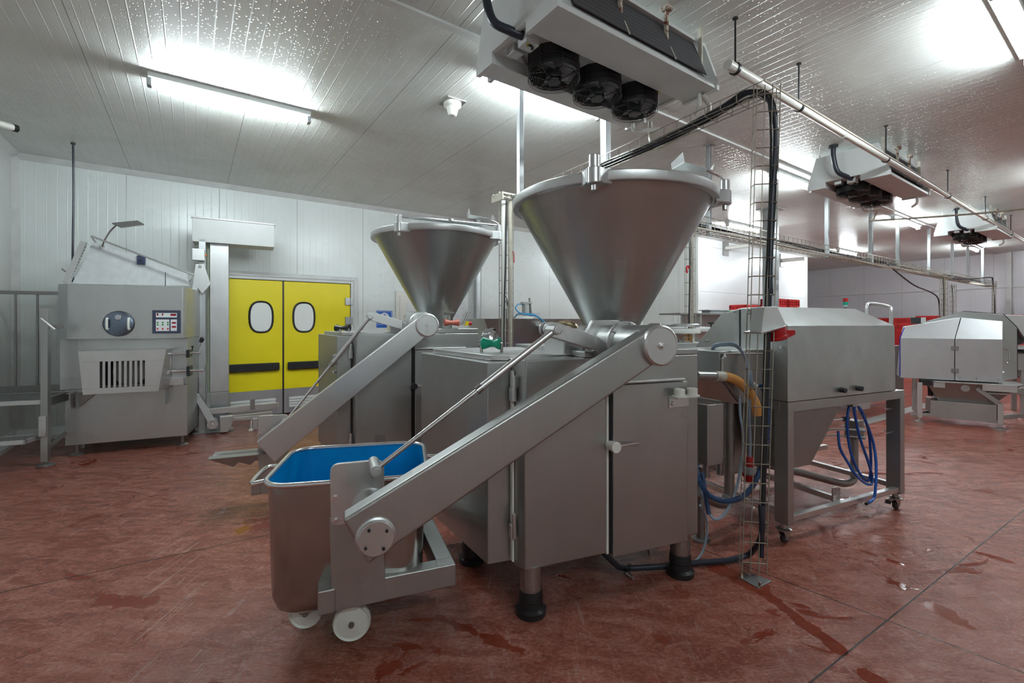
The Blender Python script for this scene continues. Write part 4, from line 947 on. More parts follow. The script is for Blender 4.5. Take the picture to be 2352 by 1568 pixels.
# ================================================================= bin hoist beside the yellow doors
HF = Fr(*WF.l2w(1.88, -.87).to_2d(), 30)
rt = root('bin_hoist', HF, 'galvanised column bin hoist standing left of the yellow doors', 'hoist')
def hp_(u, v, y=0.0): return HF.px(u, v, y=y)
m = MB().prism([HF.px(u, v, z=0) for u, v in ((443, 998), (537, 989), (531, 978), (446, 985))], (0, 0, .02)); m.build('base_plate', M['galv'], rt, .002)
x0, x1 = hp_(456, 900).x, hp_(472, 900).x; zt = hp_(465, 548).z
MB().box(x0, x1, .02, .12, .02, zt).build('guide_post', M['galv'], rt, .003)
x0, x1 = hp_(482, 900, .10).x, hp_(525, 900, .10).x
z0, z1, zt2 = hp_(500, 985, .10).z, hp_(500, 900, .10).z, hp_(500, 550, .10).z
MB().box(x0 + .003, x1, .10, .36, .02, z1 - .004).build('lower_column', M['galv'], rt, .004)
MB().box(x0, x1, .10, .36, z1, zt2).build('column', steel('galv_column', (.62, .63, .63), .42, (10, 10, 1.5), .3), rt, .004)
MB().cyl((x0 - .02, .2, z1), (x0 - .02, .2, zt2), .018, n=12).build('lift_cylinder', plain('pale_green_rod', (.5, .55, .42), .4), rt)
q = [hp_(441, 495, .02), hp_(630, 515, .02), hp_(630, 568, .02), hp_(441, 553, .02)]
bx0, bx1 = q[0].x, q[1].x
MB().box(bx0, bx1, .02, .40, (q[3].z + q[2].z) / 2, (q[0].z + q[1].z) / 2 - .02).build('top_housing', M['white_paint'], rt, .004)
MB().box(bx0 - .01, bx1 + .01, .01, .41, (q[0].z + q[1].z) / 2 - .02, (q[0].z + q[1].z) / 2).build('housing_cover', M['steel_dark'], rt, .002)
c = hp_(456, 585, -.02); MB().box(c.x - .07, c.x + .07, -.06, .02, c.z - .08, c.z + .08).build('limit_switch_box', M['cast'], rt, .006)
MB().cyl((c.x + .075, -.02, c.z - .0), (c.x + .095, -.02, c.z), .015, n=10).build('switch_button', plain('orange_cap', (.7, .2, .03), .4), rt)
MB().xz([tuple(hp_(u, v, -.03).xz) for u, v in ((449, 606), (468, 606), (484, 652), (466, 674), (462, 672), (455, 662), (450, 671), (440, 670))], -.035, -.02).build('catch_plate', M['cast'], rt, .003)
pb = hp_(459, 612, -.04); m = MB(); hexbolt(m, pb, .016, .012); m.build('plate_bolt', M['chrome'], rt)
pa, pb = hp_(451, 910, -.06), hp_(489, 972, -.10)
m = MB(); d = (pb - pa).normalized(); nrm = Vector((-d.z, 0, d.x))
m.prism([pa + nrm * .035, pb + nrm * .045, pb - nrm * .045, pa - nrm * .03], (0, .03, 0)).cyl(pa + Vector((0, -.005, 0)), pa + Vector((0, .035, 0)), .036, n=20)
m.build('swing_arm', M['cast'], rt, .003)
m = MB().cyl(pb + Vector((0, -.08, 0)), pb + Vector((0, .10, 0)), .065, n=28).cyl(pb + Vector((0, -.09, 0)), pb + Vector((0, -.08, 0)), .014, n=8); m.build('arm_drum', M['cast'], rt, .003)
w0 = hp_(505, 956, -.12); w1 = hp_(535, 990, -.12)
MB().xz([(w0.x, w0.z), (w1.x, w0.z), (w1.x, w0.z - .10), (w1.x - .06, w1.z), (w0.x, w1.z)], -.14, -.02).build('weight_box', M['cast'], rt, .005)
f0, f1 = hp_(478, 945, -.05), hp_(640, 930, -.05)
MB().bar(f0, f1, .03, .075).bar(hp_(535, 962, -.12), hp_(612, 957, -.12), .03, .05).bar(hp_(478, 965, .2), hp_(625, 948, .2), .03, .05).build('lift_fork', M['cast'], rt, .003)
p = hp_(580, 930, -.05); MB().box(p.x - .03, p.x + .03, -.07, -.03, p.z - .06, p.z + .09).build('fork_lug', M['steel_dark'], rt, .003)
p = hp_(586, 975, -.14); MB().box(p.x - .03, p.x + .03, -.16, -.10, p.z - .06, p.z + .09).build('fork_post', M['cast'], rt, .003)
p = hp_(577, 988, -.12); MB().cyl((p.x, -.12, .02), (p.x, -.12, hp_(577, 965, -.12).z), .01, n=8).lathe((p.x, -.12, 0), [(.035, 0), (.035, .015), (.015, .03), (0, .03)], 16, capa=True).build('support_foot', M['white_pl'], rt)
d0 = hp_(612, 955, -.12); d1 = hp_(655, 982, -.3)
MB().xz([(d0.x, d0.z - .04), (d0.x, d0.z + .06), (d0.x + .3, d0.z - .14)], -.13, -.125).build('fork_gusset', M['cast'], rt)
# blue sign, papers on the back wall
p0, p1 = WF.px(865, 713, y=-.01), WF.px(901, 752, y=-.01)
rt = root('blue_sign', WF, 'blue square sign with a white round pictogram on the wall behind the rear machine', 'sign')
MB().box(p0.x, p1.x, -.008, -.001, p1.z, p0.z).build('sign_plate', M['signblue'], rt)
w_ = p1.x - p0.x; h_ = p0.z - p1.z; m = MB(); e = .02
for a_, b_, c_, d_ in ((.04, .96, .05, .07), (.04, .96, .80, .82), (.04, .06, .05, .82), (.94, .96, .05, .82)): m.box(p0.x + a_ * w_, p0.x + b_ * w_, -.010, -.008, p0.z - d_ * h_, p0.z - c_ * h_)
m.build('sign_border', M['paper'], rt)
MB().lathe((p0.x + w_ * .5, -.0075, p0.z - h_ * .42), [(h_ * .30, 0), (h_ * .30, .003), (0, .003)], 32, (0, -1, 0)).build('sign_disc', M['paper'], rt)
MB().lathe((p0.x + w_ * .5, -.0105, p0.z - h_ * .30), [(h_ * .08, 0), (h_ * .08, .001), (0, .001)], 16, (0, -1, 0)).box(p0.x + w_ * .38, p0.x + w_ * .62, -.0115, -.0105, p0.z - h_ * .62, p0.z - h_ * .40).build('sign_pictogram', M['signblue'], rt)
for (u0, v0, u1, v1, lb) in ((1051, 692, 1068, 720, 'small printed sheet on the wall right of the rear hopper'), (1041, 719, 1058, 748, 'printed sheet on the wall just above the stop button box'), (1061, 719, 1078, 746, 'framed sheet beside the galvanised wall pipe'),
                             (1183, 716, 1242, 738, 'wide framed notice on the wall between the two hoppers')):
    a_, b_ = WF.px(u0, v0, y=-.01), WF.px(u1, v1, y=-.01); rt = root('wall_notice', WF, lb, 'notice', 'notices on the back wall')
    MB().box(a_.x, b_.x, -.006, -.001, b_.z, a_.z).build('sheet', M['paper'], rt)
    m = MB()
    for k in range(6):
        z = a_.z - (a_.z - b_.z) * (.12 + .14 * k); m.box(a_.x + .03, b_.x - .03 - .05 * (k % 3), -.007, -.006, z - .006, z)
    m.build('printed_lines', M['grey_pl'], rt)
# ================================================================= hooded machine on a wheeled frame, right of the front filler
HO = Fr(1.854, 3.055, 24.5)
rt = root('hooded_machine', HO, 'hooded steel machine on a square frame with castors, blue hoses hanging below', 'food machine')
def H_(u, v, y): return HO.px(u, v, y=y)
st, sd = M['steel'], M['steel_dark']
prof = [(.0, .968), (.0, 1.482), (.189, 1.617), (.362, 1.613), (.537, 1.575), (.807, 1.30), (.97, 1.08), (.97, .968)]
XR = 1.292
ins = [0, .015, .19, .19, .19, .05, 0, 0]
n = len(prof); L = [Vector((0, y, z)) for y, z in prof]; Rr_ = [Vector((XR - i, y, z)) for (y, z), i in zip(prof, ins)]
hood = MB().add(L + Rr_, [tuple(range(n)), tuple(range(2 * n - 1, n - 1, -1))] + [(i, (i + 1) % n, n + (i + 1) % n, n + i) for i in range(n)])
ho = hood.build('hood', steel('stained_hood_steel', (.60, .62, .61), .36, (5, 5, 2), .3), rt, .006)
MB().box(-.004, .001, .366, .376, 1.0, 1.60).build('hood_split', M['black'], rt)
m = MB()
for (u, v) in ((1690, 716), (1720, 712), (1625, 783), (1797, 797)):
    p = HO.px(u, v, x=-.005); m.cyl(p, p + Vector((-.02, 0, 0)), .009, n=10)
m.build('hood_bolt', M['chrome'], rt)
for u, v in ((1930, 895), (1968, 891)):
    p = H_(u, v, 0); MB().cyl(p, p + Vector((0, -.04, 0)), .020, n=8).build('hood_knob', M['black_pl'], rt, .004)
a_ = H_(1992, 716, .30); b_ = H_(2046, 748, .06)
MB().tube([a_ + Vector((0, 0, -.03)), H_(1992, 702, .3), H_(2002, 697, .28), H_(2038, 703, .12), H_(2047, 713, .06), b_ + Vector((0, 0, -.03))], .014, 10, 3).build('hood_handle', M['steel_light'], rt)
p = HO.px(1942, 705, y=.75); MB().cyl((p.x, .75, 1.30), (p.x, .75, p.z), .012).cyl((p.x, .75, p.z), (p.x, .75, p.z + .02), .022).build('signal_pole', M['grey_pl'], rt)
MB().cyl((p.x, .75, p.z + .02), (p.x, .75, p.z + .052), .022, n=16).build('green_lamp', M['green'], rt); MB().cyl((p.x, .75, p.z + .052), (p.x, .75, p.z + .088), .022, n=16).build('red_lamp', M['red'], rt)
# frame
FX = 1.418; FY = 1.02
for (x, y) in ((0, 0), (FX - .06, 0), (0, FY - .1), (FX - .06, FY - .1)):
    MB().box(x, x + .06, y, y + .1, .135, .90).build('leg', M['steel'], rt, .003)
m = MB().box(0, FX, 0, .06, .90, .965).box(0, FX, FY - .06, FY, .90, .965).box(0, .06, .06, FY - .06, .90, .965).box(FX - .06, FX, .06, FY - .06, .90, .965)
m.build('top_frame', M['steel'], rt, .003)
m = MB().box(.06, FX - .06, .01, .05, .15, .19); m.box(.01, .05, .1, FY - .1, .17, .21).box(FX - .05, FX - .01, .1, FY - .1, .17, .21).box(.06, FX - .06, FY - .06, FY - .02, .17, .21).box(.06, FX - .06, .55, .59, .36, .40)
m.box(.58, .62, .05, FY - .06, .19, .23); m.build('lower_rail', M['steel_light'], rt, .003)
MB().prism([(.56, .05, .15), (.66, .05, .15), (.66, .05, .28)], (0, .005, 0)).box(.575, .63, .052, .06, .19, .29).build('rail_gusset', M['steel'], rt)
for (x, y, brake) in ((.03, .05, 0), (FX - .03, .05, 1), (.03, FY - .05, 0), (FX - .03, FY - .05, 0)):
    c = MB().cyl((x, y, .10), (x, y, .14), .022, n=16).lathe((x, y, .085), [(.045, 0), (.05, .006), (.05, .012), (.03, .02), (0, .02)], 24, capa=True)
    for s in (-1, 1): c.prism([(x - .035, y + s * .018, .088), (x + .035, y + s * .018, .088), (x + .028, y + s * .018, .035), (x + .0, y + s * .018, .03)], (0, s * .004, 0))
    if brake: c.prism([(x - .10, y - .02, .085), (x - .02, y - .02, .092), (x - .02, y + .02, .092), (x - .10, y + .02, .085)], (0, 0, .006)).prism([(x - .11, y - .02, .06), (x - .095, y - .02, .088), (x - .095, y + .02, .088), (x - .11, y + .02, .06)], (.004, 0, .004))
    co = c.build('castor', M['steel_worn'], rt)
    MB().lathe((x + .012, y - .014, .042), [(.01, 0), (.026, .0), (.030, .004), (.042, .006), (.042, .022), (.030, .024), (.026, .028), (.01, .028)], 28, (0, 1, 0)).build('castor_wheel', M['black'], co)
    MB().cyl((x + .012, y - .016, .042), (x + .012, y + .016, .042), .02, n=16).build('wheel_hub', M['cream'], co)
# collecting hopper and tank under the hood
MB().hexa([(.02, .04, .50), (.30, .04, .50), (.30, .32, .50), (.02, .32, .50)], [(.0 + .06, .03, .90), (.64, .03, .90), (.64, .45, .90), (.06, .45, .90)]).build('collecting_hopper', sd, rt, .003)
MB().box(-.02, 1.02, .46, .93, .34, .90).build('water_tank', sd, rt, .005)
MB().cyl(H_(1762, 977, .12), H_(1945, 961, .12), .010, n=10).build('cross_rod', M['chrome'], rt)
MB().cyl(H_(1938, 962, .12), H_(1947, 960, .12), .018, n=10).build('rod_knob', M['black_pl'], rt)
yy = .40
pp_ = [H_(1962, 1008, yy), H_(1962, 1085, yy), H_(1958, 1103, yy), H_(1940, 1110, yy), H_(1905, 1103, yy), H_(1850, 1088, yy), H_(1800, 1075, yy), H_(1760, 1066, yy)]
MB().tube(pp_, .030, 14, 4).build('drain_pipe', sd, rt)
p = H_(1962, 1084, yy); MB().cyl(p - Vector((0, 0, .01)), p + Vector((0, 0, .012)), .055, n=6).build('pipe_flange', M['steel'], rt)
p = H_(1962, 990, yy); MB().box(p.x - .055, p.x + .055, yy - .05, yy + .05, p.z - .06, p.z + .10).build('sensor_block', sd, rt, .003)
for dz in (.03, -.03): MB().cyl((p.x - .03, yy - .05, p.z + dz), (p.x - .03, yy - .10, p.z + dz), .018, n=12).build('cable_gland', M['grey_pl'], rt)
MB().tube([H_(1880, 1005, .2), H_(1893, 990, .3), H_(1925, 985, .3), (p.x - .03, yy - .10, p.z + .03)], .008, 8, 3).tube([H_(1885, 1005, .2), H_(1900, 1000, .3), H_(1925, 1000, .3), (p.x - .03, yy - .10, p.z - .03)], .007, 8, 3).build('sensor_cable', M['grey_pl'], rt)
p = H_(1985, 928, .5); MB().box(p.x - .12, p.x + .10, .5, .52, p.z - .05, .92).build('bracket_plate', M['cast'], rt, .006)
MB().box(H_(1880, 962, .15).x - .08, H_(1880, 962, .15).x + .12, .12, .22, .86, .905).build('valve_block', M['black_pl'], rt, .004)
# coiled blue hose hanging from the frame
rt2 = root('blue_hose', HO, 'bright blue hose hanging in long loops inside the wheeled frame', 'hose')
y1, y2 = .075, .10
path = [H_(1925, 990, .16), H_(1930, 1030, .13), H_(1950, 1066, .1), H_(1965, 1090, y1), H_(1985, 1108, y1), H_(2000, 1112, y1), H_(2003, 1095, y1), H_(1994, 1060, y1), H_(1975, 1005, y1), H_(1963, 950, y1), H_(1960, 930, y1),
        H_(1950, 935, y2), H_(1946, 975, y2), H_(1952, 1030, y2), H_(1968, 1075, y2), H_(1990, 1104, y2), H_(1999, 1090, y2), H_(2000, 1040, y2), H_(1994, 985, y2), H_(1980, 945, y2), H_(1972, 935, y1), H_(1985, 960, y1), H_(2004, 1010, y1), H_(2012, 1060, .04), H_(2011, 1120, -.01), H_(2006, 1145, -.02), H_(1992, 1156, -.02)]
MB().tube(path, .0095, 10, 5).build('hose', M['hose_blue'], rt2)
MB().cyl(H_(1993, 1155, -.02), H_(1989, 1157, -.02), .0105, n=10).build('hose_end', M['black'], rt2)
MB().box(H_(1958, 930, .08).x - .03, H_(1958, 930, .08).x + .03, .06, .11, .865, .905).build('hose_clip', M['steel'], rt2)

# ================================================================= control cabinet on a pipe stand
CF = Fr(1.367, 3.0, 24.5)
rt = root('control_cabinet', CF, 'steel control cabinet with cut-away underside between filler and basket tower', 'control box')
def C_(u, v, y): return CF.px(u, v, y=y)
zt = C_(1652, 806, 0).z; zl = C_(1652, 873, 0).z; xb, zb = C_(1695, 928, 0).x, C_(1695, 928, 0).z
MB().xz([(0, zt), (.46, zt), (.46, zb), (xb, zb), (0, zl)], 0, .42).build('cabinet_body', M['steel'], rt, .006)
c = [C_(u, v, -.02) for u, v in ((1658, 825), (1666, 812), (1752, 812), (1752, 925), (1700, 925), (1658, 866))]
MB().xz([(p.x, p.z) for p in c], -.022, .0).build('cabinet_door', sd, rt, .006)
m = MB().tube([(p.x, -.024, p.z) for p in c[:3]] , .006, 8).tube([(c[0].x, -.024, c[0].z), (c[5].x, -.024, c[5].z)], .006, 8); m.build('door_seal', M['steel_light'], rt)
m = MB()
for u, v in ((1664, 818), (1697, 910)):
    p = C_(u, v, -.022); m.cyl(p, p + Vector((0, -.008, 0)), .008, n=10)
m.build('door_screw', M['chrome'], rt)
# lower terminal box with two stubs
LBF = C_(1625, 930, -.05); x0, x1 = LBF.x, C_(1662, 930, -.05).x
z1, z0 = LBF.z, C_(1627, 1071, -.05).z
MB().box(x0, x1, -.05, .12, z0, z1).build('lower_box', M['steel'], rt, .005)
for u in (1617, 1650):
    xx = C_(u, 1080, .03).x; MB().cyl((xx + .02, .03, z0), (xx + .02, .03, z0 - .1), .024, n=18).build('cable_stub', M['steel_worn'], rt)
py_ = .18; pc1 = C_(1675, 940, py_)
MB().tube([(pc1.x, py_, zb + .02), (pc1.x, py_, C_(1675, 1120, py_).z), (pc1.x - .02, py_, C_(1675, 1140, py_).z), (pc1.x - .08, py_, C_(1675, 1152, py_).z), (pc1.x - .35, py_ - .02, C_(1610, 1125, py_).z)], .034, 16, 4).build('stand_pipe', sd, rt)
MB().tube([(pc1.x - .40, py_ + .12, .42), (pc1.x + .1, py_ + .22, .46), (pc1.x + .45, py_ + .3, .52)], .030, 14).cyl((pc1.x - .16, py_ + .12, .40), (pc1.x - .12, py_ + .13, .405), .05, n=20).build('cross_pipe', sd, rt)
MB().cyl((pc1.x - .3, py_ - .02, .0), (pc1.x - .3, py_ - .02, .42), .028, n=14).lathe((pc1.x - .3, py_ - .02, 0), [(.06, 0), (.06, .012), (.03, .02), (0, .02)], 20, capa=True).build('stand_foot', sd, rt)
MB().cyl((x0 + .03, .1, z1 - .0), (x0 + .03, .1, z1 + .13), .02, n=12).build('box_bracket', sd, rt)
# pale blue tubes arching over the cabinet
rt2 = root('pale_blue_tubes', CF, 'three pale blue tubes arching over the control cabinet into the basket tower', 'tube')
for k in range(3):
    MB().tube([C_(1634, 808, .18), C_(1642 - k, 797 - k * 2, .12), C_(1665, 792 - 2 * k, .05), C_(1692, 796 - 2 * k, -.02), C_(1712, 822, -.06), C_(1718 + 3 * k, 856, -.09), C_(1717 + 4 * k, 890, -.10), C_(1716 + 4 * k, 905, -.10)], .0085, 8, 5).build('tube', M['hose_grey'], rt2)
MB().cyl(C_(1726, 882, -.12), C_(1737, 890, -.14), .022, n=14).build('tube_union', M['grey_pl'], rt2)
# navy corrugated hose looping through the tower
rt2 = root('navy_corrugated_hose', CF, 'navy blue corrugated hose looping down beside the basket tower', 'hose')
hp = smooth_path([C_(1746, 882, -.14), C_(1758, 905, -.16), C_(1764, 950, -.17), C_(1762, 1000, -.17), C_(1752, 1060, -.17), C_(1744, 1085, -.18), C_(1727, 1118, -.2), C_(1700, 1143, -.2), C_(1665, 1150, -.18), C_(1632, 1139, -.15), C_(1612, 1116, -.1), C_(1600, 1080, -.05), C_(1596, 1000, .0)], 26)
MB().tube(hp, [.0165 if i % 2 else .0135 for i in range(len(hp))], 10).build('hose', M['navy'], rt2)
rt2 = root('grey_cable', CF, 'thin grey cable hanging in a loop left of the basket tower', 'cable')
MB().tube([C_(1700, 915, -.05), C_(1700, 950, -.08), C_(1706, 990, -.1), C_(1706, 1030, -.1), C_(1700, 1080, -.1), C_(1690, 1125, -.1), C_(1668, 1175, -.12), C_(1648, 1192, -.12), C_(1634, 1186, -.1), C_(1622, 1160, -.05), C_(1612, 1130, .0), C_(1600, 1090, .05)], .008, 8, 4).build('cable', M['hose_grey'], rt2)
MB().tube([C_(1612, 1085, -.05), C_(1616, 1110, -.06), C_(1622, 1145, -.08), C_(1628, 1180, -.1)], .014, 8, 3).build('cable_sleeve', M['navy'], rt2)
# red plug and grey coupler inside the tower
rt2 = root('red_plug', CF, 'red and grey industrial plug coupling hanging inside the lower basket tower', 'plug')
pq = lambda v: C_(1722, v, -.10)
MB().cyl(pq(1049), pq(1070), .026, .03, n=18).build('plug_top', M['red'], rt2, .003); MB().cyl(pq(1070), pq(1088), .038, n=20).build('coupler', M['grey_pl'], rt2, .003)
MB().cyl(pq(1088), pq(1092), .050, n=20).cyl(pq(1092), pq(1107), .038, .032, n=18).build('plug_bottom', M['red'], rt2, .003)
MB().prism([pq(1072) + Vector((-.04, 0, 0)), pq(1064) + Vector((-.065, 0, 0)), pq(1082) + Vector((-.04, 0, 0))], (0, .008, 0)).build('coupler_latch', M['grey_pl'], rt2)
MB().tube([C_(1724, 900, -.10), C_(1721, 960, -.1), C_(1723, 1010, -.1), pq(1049)], .009, 8, 4).build('plug_cable', M['hose_grey'], rt2)

# ---- outlet pipe with amber hose, on the front filler
def A_(u, v, y): return AF.px(u, v, y=y)
MB().cyl(A_(1600, 862, .14), A_(1646, 863, .14), .027, n=18).build('outlet_pipe', M['steel'], fa)
hz = smooth_path([A_(1643, 864, .14), A_(1665, 864, .14), A_(1693, 874, .13), A_(1718, 897, .11), A_(1734, 925, .09), A_(1742, 953, .08)], 6)
k_ = MB().tube(hz, .031, 16); k_.f = k_.f[:-1]; k_.m = k_.m[:-1]
k_.tube(hz, .025, 16); k_.f = k_.f[:-1]; k_.m = k_.m[:-1]
k_.build('amber_hose', M['hose_amber'], fa)
MB().cyl(A_(1642, 864, .14), A_(1662, 864, .14), .033, n=18).build('hose_cuff', M['cream'], fa)
m = MB()
for z in (1.09, 1.05, 1.01, .97): m.lathe((1.125, .20, z), [(.0, 0), (.02, .0), (.026, .012), (.02, .03), (0, .03)], 14)
m.cyl((1.125, .2, .92), (1.125, .2, 1.2), .010, n=10).box(1.112, 1.14, .17, .23, .90, .96); m.build('lubrication_fitting', M['chrome'], fa)
MB().cyl((1.112, .12, 1.215), (1.15, .12, 1.215), .015, n=12).build('cap_nut', plain('brass', (.5, .36, .18), .35, .9), fa)

# ---- cables on the floor under the filler
rt = root('floor_hose', Fr(0, 0, 0), 'thick black hose running over the floor from under the filler to the tower', 'hose')
WD = Fr(0, 0, 0)
def G(u, v, z=.022): return WD.px(u, v, z=z)
e0 = bt + cx + Vector((0, 0, .30)); eW = WF.l2w(e0.x, e0.y, e0.z)
s0 = AF.l2w(.47, .12, .26)
MB().tube([s0, G(1410, 1292, .12), G(1432, 1304, .03), G(1475, 1303), G(1540, 1299), G(1600, 1292), G(1660, 1288), G(1700, 1280, .025), G(1726, 1268, .07), eW + Vector((0, 0, -.08)), eW + Vector((0, 0, .1))], .017, 10, 6).build('hose', M['cable'], rt)
rt = root('black_hose_coil', Fr(0, 0, 0), 'black hose with steel nozzle hanging in loops under the front machine', 'hose')
def AZ(u, v, y): p = AF.px(u, v, y=y); return AF.l2w(p.x, p.y, p.z)
MB().tube([AZ(1480, 1240, .45), AZ(1462, 1270, .4), AZ(1450, 1290, .35), G(1442, 1307, .03), G(1440, 1316, .03)], .0145, 8, 5).build('hose', M['black'], rt)
MB().tube([AZ(1500, 1235, .5), AZ(1478, 1262, .5), AZ(1480, 1278, .5), AZ(1496, 1275, .48), AZ(1506, 1252, .45), AZ(1510, 1240, .42), AZ(1497, 1262, .42), AZ(1497, 1284, .42), AZ(1512, 1282, .42), AZ(1526, 1258, .42), AZ(1528, 1235, .42)], .013, 8, 5).build('hose_loop', M['black'], rt)
MB().cyl(G(1440, 1315, .03), G(1453, 1325, .02), .013, n=10).cyl(G(1451, 1323, .02), G(1455, 1328, .02), .008, n=8).build('nozzle', M['chrome'], rt)
rt = root('grey_floor_cable', Fr(0, 0, 0), 'thin grey cable looping from under the filler around its rear foot', 'cable')
MB().tube([AZ(1490, 1245, .35), AZ(1490, 1280, .35), G(1500, 1298, .012), G(1522, 1305, .01), G(1560, 1306, .01), G(1590, 1292, .01), C_(1612, 1262, .0) * 0 + G(1612, 1270, .03), G(1624, 1225, .15), G(1622, 1190, .25), G(1608, 1160, .35)], .007, 8, 5).build('cable', M['hose_grey'], rt)
# ================================================================= far hooded machine at the right edge
VF = Fr(6.215, 6.94, -34.8)
def V_(u, v, y): return VF.px(u, v, y=y)
rt = root('tumbling_machine', VF, 'far steel machine with two-panel angular hood and grated tray below', 'food machine')
sl = steel('matt_light_steel', (.62, .63, .64), .55)
zk = 1.27; zb = .655
xa, xm, xc = -.222, .392, .884
r0, r1, r2 = V_(2079, 750, .22), V_(2207, 729, .26), V_(2303, 738, .22)
MB().add([(xa, 0, zb), (xm - .004, 0, zb), (xm - .004, 0, zk), (xa, 0, zk), (r0.x, .22, r0.z), (r1.x - .006, .26, r1.z), (xa, .5, zb), (xm - .004, .5, zb), (r0.x, .5, r0.z), (r1.x - .006, .5, r1.z)],
         [(0, 1, 2, 3), (3, 2, 5, 4), (4, 5, 9, 8), (0, 3, 4, 8, 6), (1, 7, 9, 5, 2), (0, 6, 7, 1)]).build('hood_panel', sl, rt, .004)
MB().add([(xm + .004, 0, zb), (xc, 0, zb), (xc, 0, zk), (xm + .004, 0, zk), (r1.x + .006, .26, r1.z), (r2.x, .22, r2.z), (xm + .004, .5, zb), (xc, .5, zb), (xc + .0, .5, zk + .04), (r2.x + .02, .5, r2.z), (r1.x + .006, .5, r1.z)],
         [(0, 1, 2, 3), (3, 2, 5, 4), (1, 7, 8, 2), (2, 8, 9, 5), (4, 5, 9, 10), (0, 3, 4, 10, 6), (0, 6, 7, 1)]).build('hood_panel', sl, rt, .004)
MB().bar((xa - .006, .01, zb + .02), (xa - .006, .01, zk), .02, .008, (1, 0, 0)).bar((xa - .006, .01, zk), (r0.x - .01, .22, r0.z - .02), .02, .008, (1, 0, 0)).build('blue_edge', M['purple'], rt)
for z in (1.13, .80):
    MB().box(xm - .04, xm - .004, -.012, 0, z - .03, z + .03).box(xm + .004, xm + .04, -.012, 0, z - .03, z + .03).cyl((xm, -.006, z - .03), (xm, -.006, z + .03), .007, n=8).build('hinge', M['steel_dark'], rt, .002)
m = MB()
for x in (.44, .62, .84): m.cyl((x, -.012, .70), (x, 0, .70), .012, n=8)
m.build('panel_bolt', M['chrome'], rt)
bk = [V_(u, v, .52) for u, v in ((2112, 742), (2212, 715), (2304, 722), (2335, 752), (2336, 868), (2300, 875), (2112, 875))]
MB().xz([(p.x, p.z) for p in bk], .505, .53).build('rear_frame', M['steel'], rt, .003)
MB().xz([(p.x * 1.0 + .012, p.z + .008) for p in bk[:5]] + [(bk[4].x - .02, bk[4].z), (bk[3].x - .02, bk[3].z - .01), (bk[2].x - .01, bk[2].z - .02), (bk[1].x, bk[1].z - .02), (bk[0].x, bk[0].z - .02)], .53, .56).build('frame_seal', M['black'], rt)
p = V_(2103, 736, .45); MB().box(p.x - .06, p.x + .06, .42, .46, p.z - .05, p.z + .05).build('bearing_block', M['black_pl'], rt, .003); MB().box(p.x + .06, p.x + .12, .42, .5, p.z - .04, p.z + .05).build('bearing_support', M['steel_light'], rt)
p = V_(2332, 815, .1); h0 = Vector((xc + .01, .3, 1.12)); MB().tube([h0, h0 + Vector((.10, 0, .0)), h0 + Vector((.12, 0, -.04)), h0 + Vector((.12, 0, -.16)), h0 + Vector((.10, 0, -.20)), h0 + Vector((0, 0, -.20))], .009, 8, 2).build('side_handle', M['chrome'], rt)
MB().cyl((xc, .35, .78), (xc + .09, .35, .78), .012).build('side_catch', M['chrome'], rt)
# tray, hopper, box
t0 = [V_(u, v, y) for u, v, y in ((2150, 880, -.02), (2180, 887, -.10), (2302, 897, -.14), (2333, 877, .05))]
m = MB().xy([(.08, .10), (.16, -.10), (1.0, -.12), (1.12, .08), (1.12, .5), (.08, .5)], .625, .64); m.build('drip_tray', M['steel_light'], rt, .002)
m = MB()
for k in range(15): m.bar((.36 + k * .036, -.02, .643), (.385 + k * .036, .04, .643), .014, .003)
m.build('tray_slot', M['black_pl'], rt)
MB().hexa([(.22, .06, .33), (.80, .06, .33), (.80, .40, .33), (.22, .40, .33)], [(.08, -.02, .625), (1.06, -.02, .625), (1.06, .48, .625), (.08, .48, .625)]).build('outlet_hopper', M['steel_dark'], rt, .003)
MB().box(.66, 1.0, -.11, -.10, .54, .625).build('tray_flap', M['steel_light'], rt)
MB().box(.72, .94, -.02, -.012, .49, .51).cyl((.5, -.02, .55), (.5, .05, .55), .05, n=14).build('hopper_lip', M['steel'], rt)
MB().box(.12, .82, -.02, .42, .12, .34).build('collecting_box', M['steel'], rt, .005)
MB().box(-.0, .14, -.02, .06, .56, .655).build('motor_block', M['black_pl'], rt, .004)
MB().box(.15, .28, -.06, .04, .54, .63).build('switch_box', M['cast'], rt, .004)
MB().cyl((.15, .2, .38), (.15, .2, .60), .03, n=12).build('gas_spring', M['black'], rt)
for (x, y, zt_) in ((0, 0, .60), (.858, 0, .36), (0.02, .65, .62), (1.45, .55, .4)):
    lg = MB().box(x - .03, x + .03, y - .03, y + .03, .07, zt_).build('leg', M['steel_light'], rt, .003)
    MB().cyl((x, y, .01), (x, y, .07), .012, n=10).lathe((x, y, 0), [(.065, 0), (.065, .008), (.03, .02), (.012, .03), (0, .03)], 20, capa=True).build('levelling_foot', M['steel_light'], lg)
MB().bar((.858, 0, .35), (.62, .0, .56), .05, .06).bar((.86, .03, .16), (1.45, .55, .2), .05, .06).bar((.03, 0, .115), (.83, 0, .10), .04, .04).bar((.7, .3, .42), (1.4, .5, .58), .05, .07).bar((1.0, .5, .55), (1.45, .55, .36), .05, .06).bar((.03, .05, .13), (.3, .5, .14), .04, .04).build('base_frame', M['steel'], rt, .004)

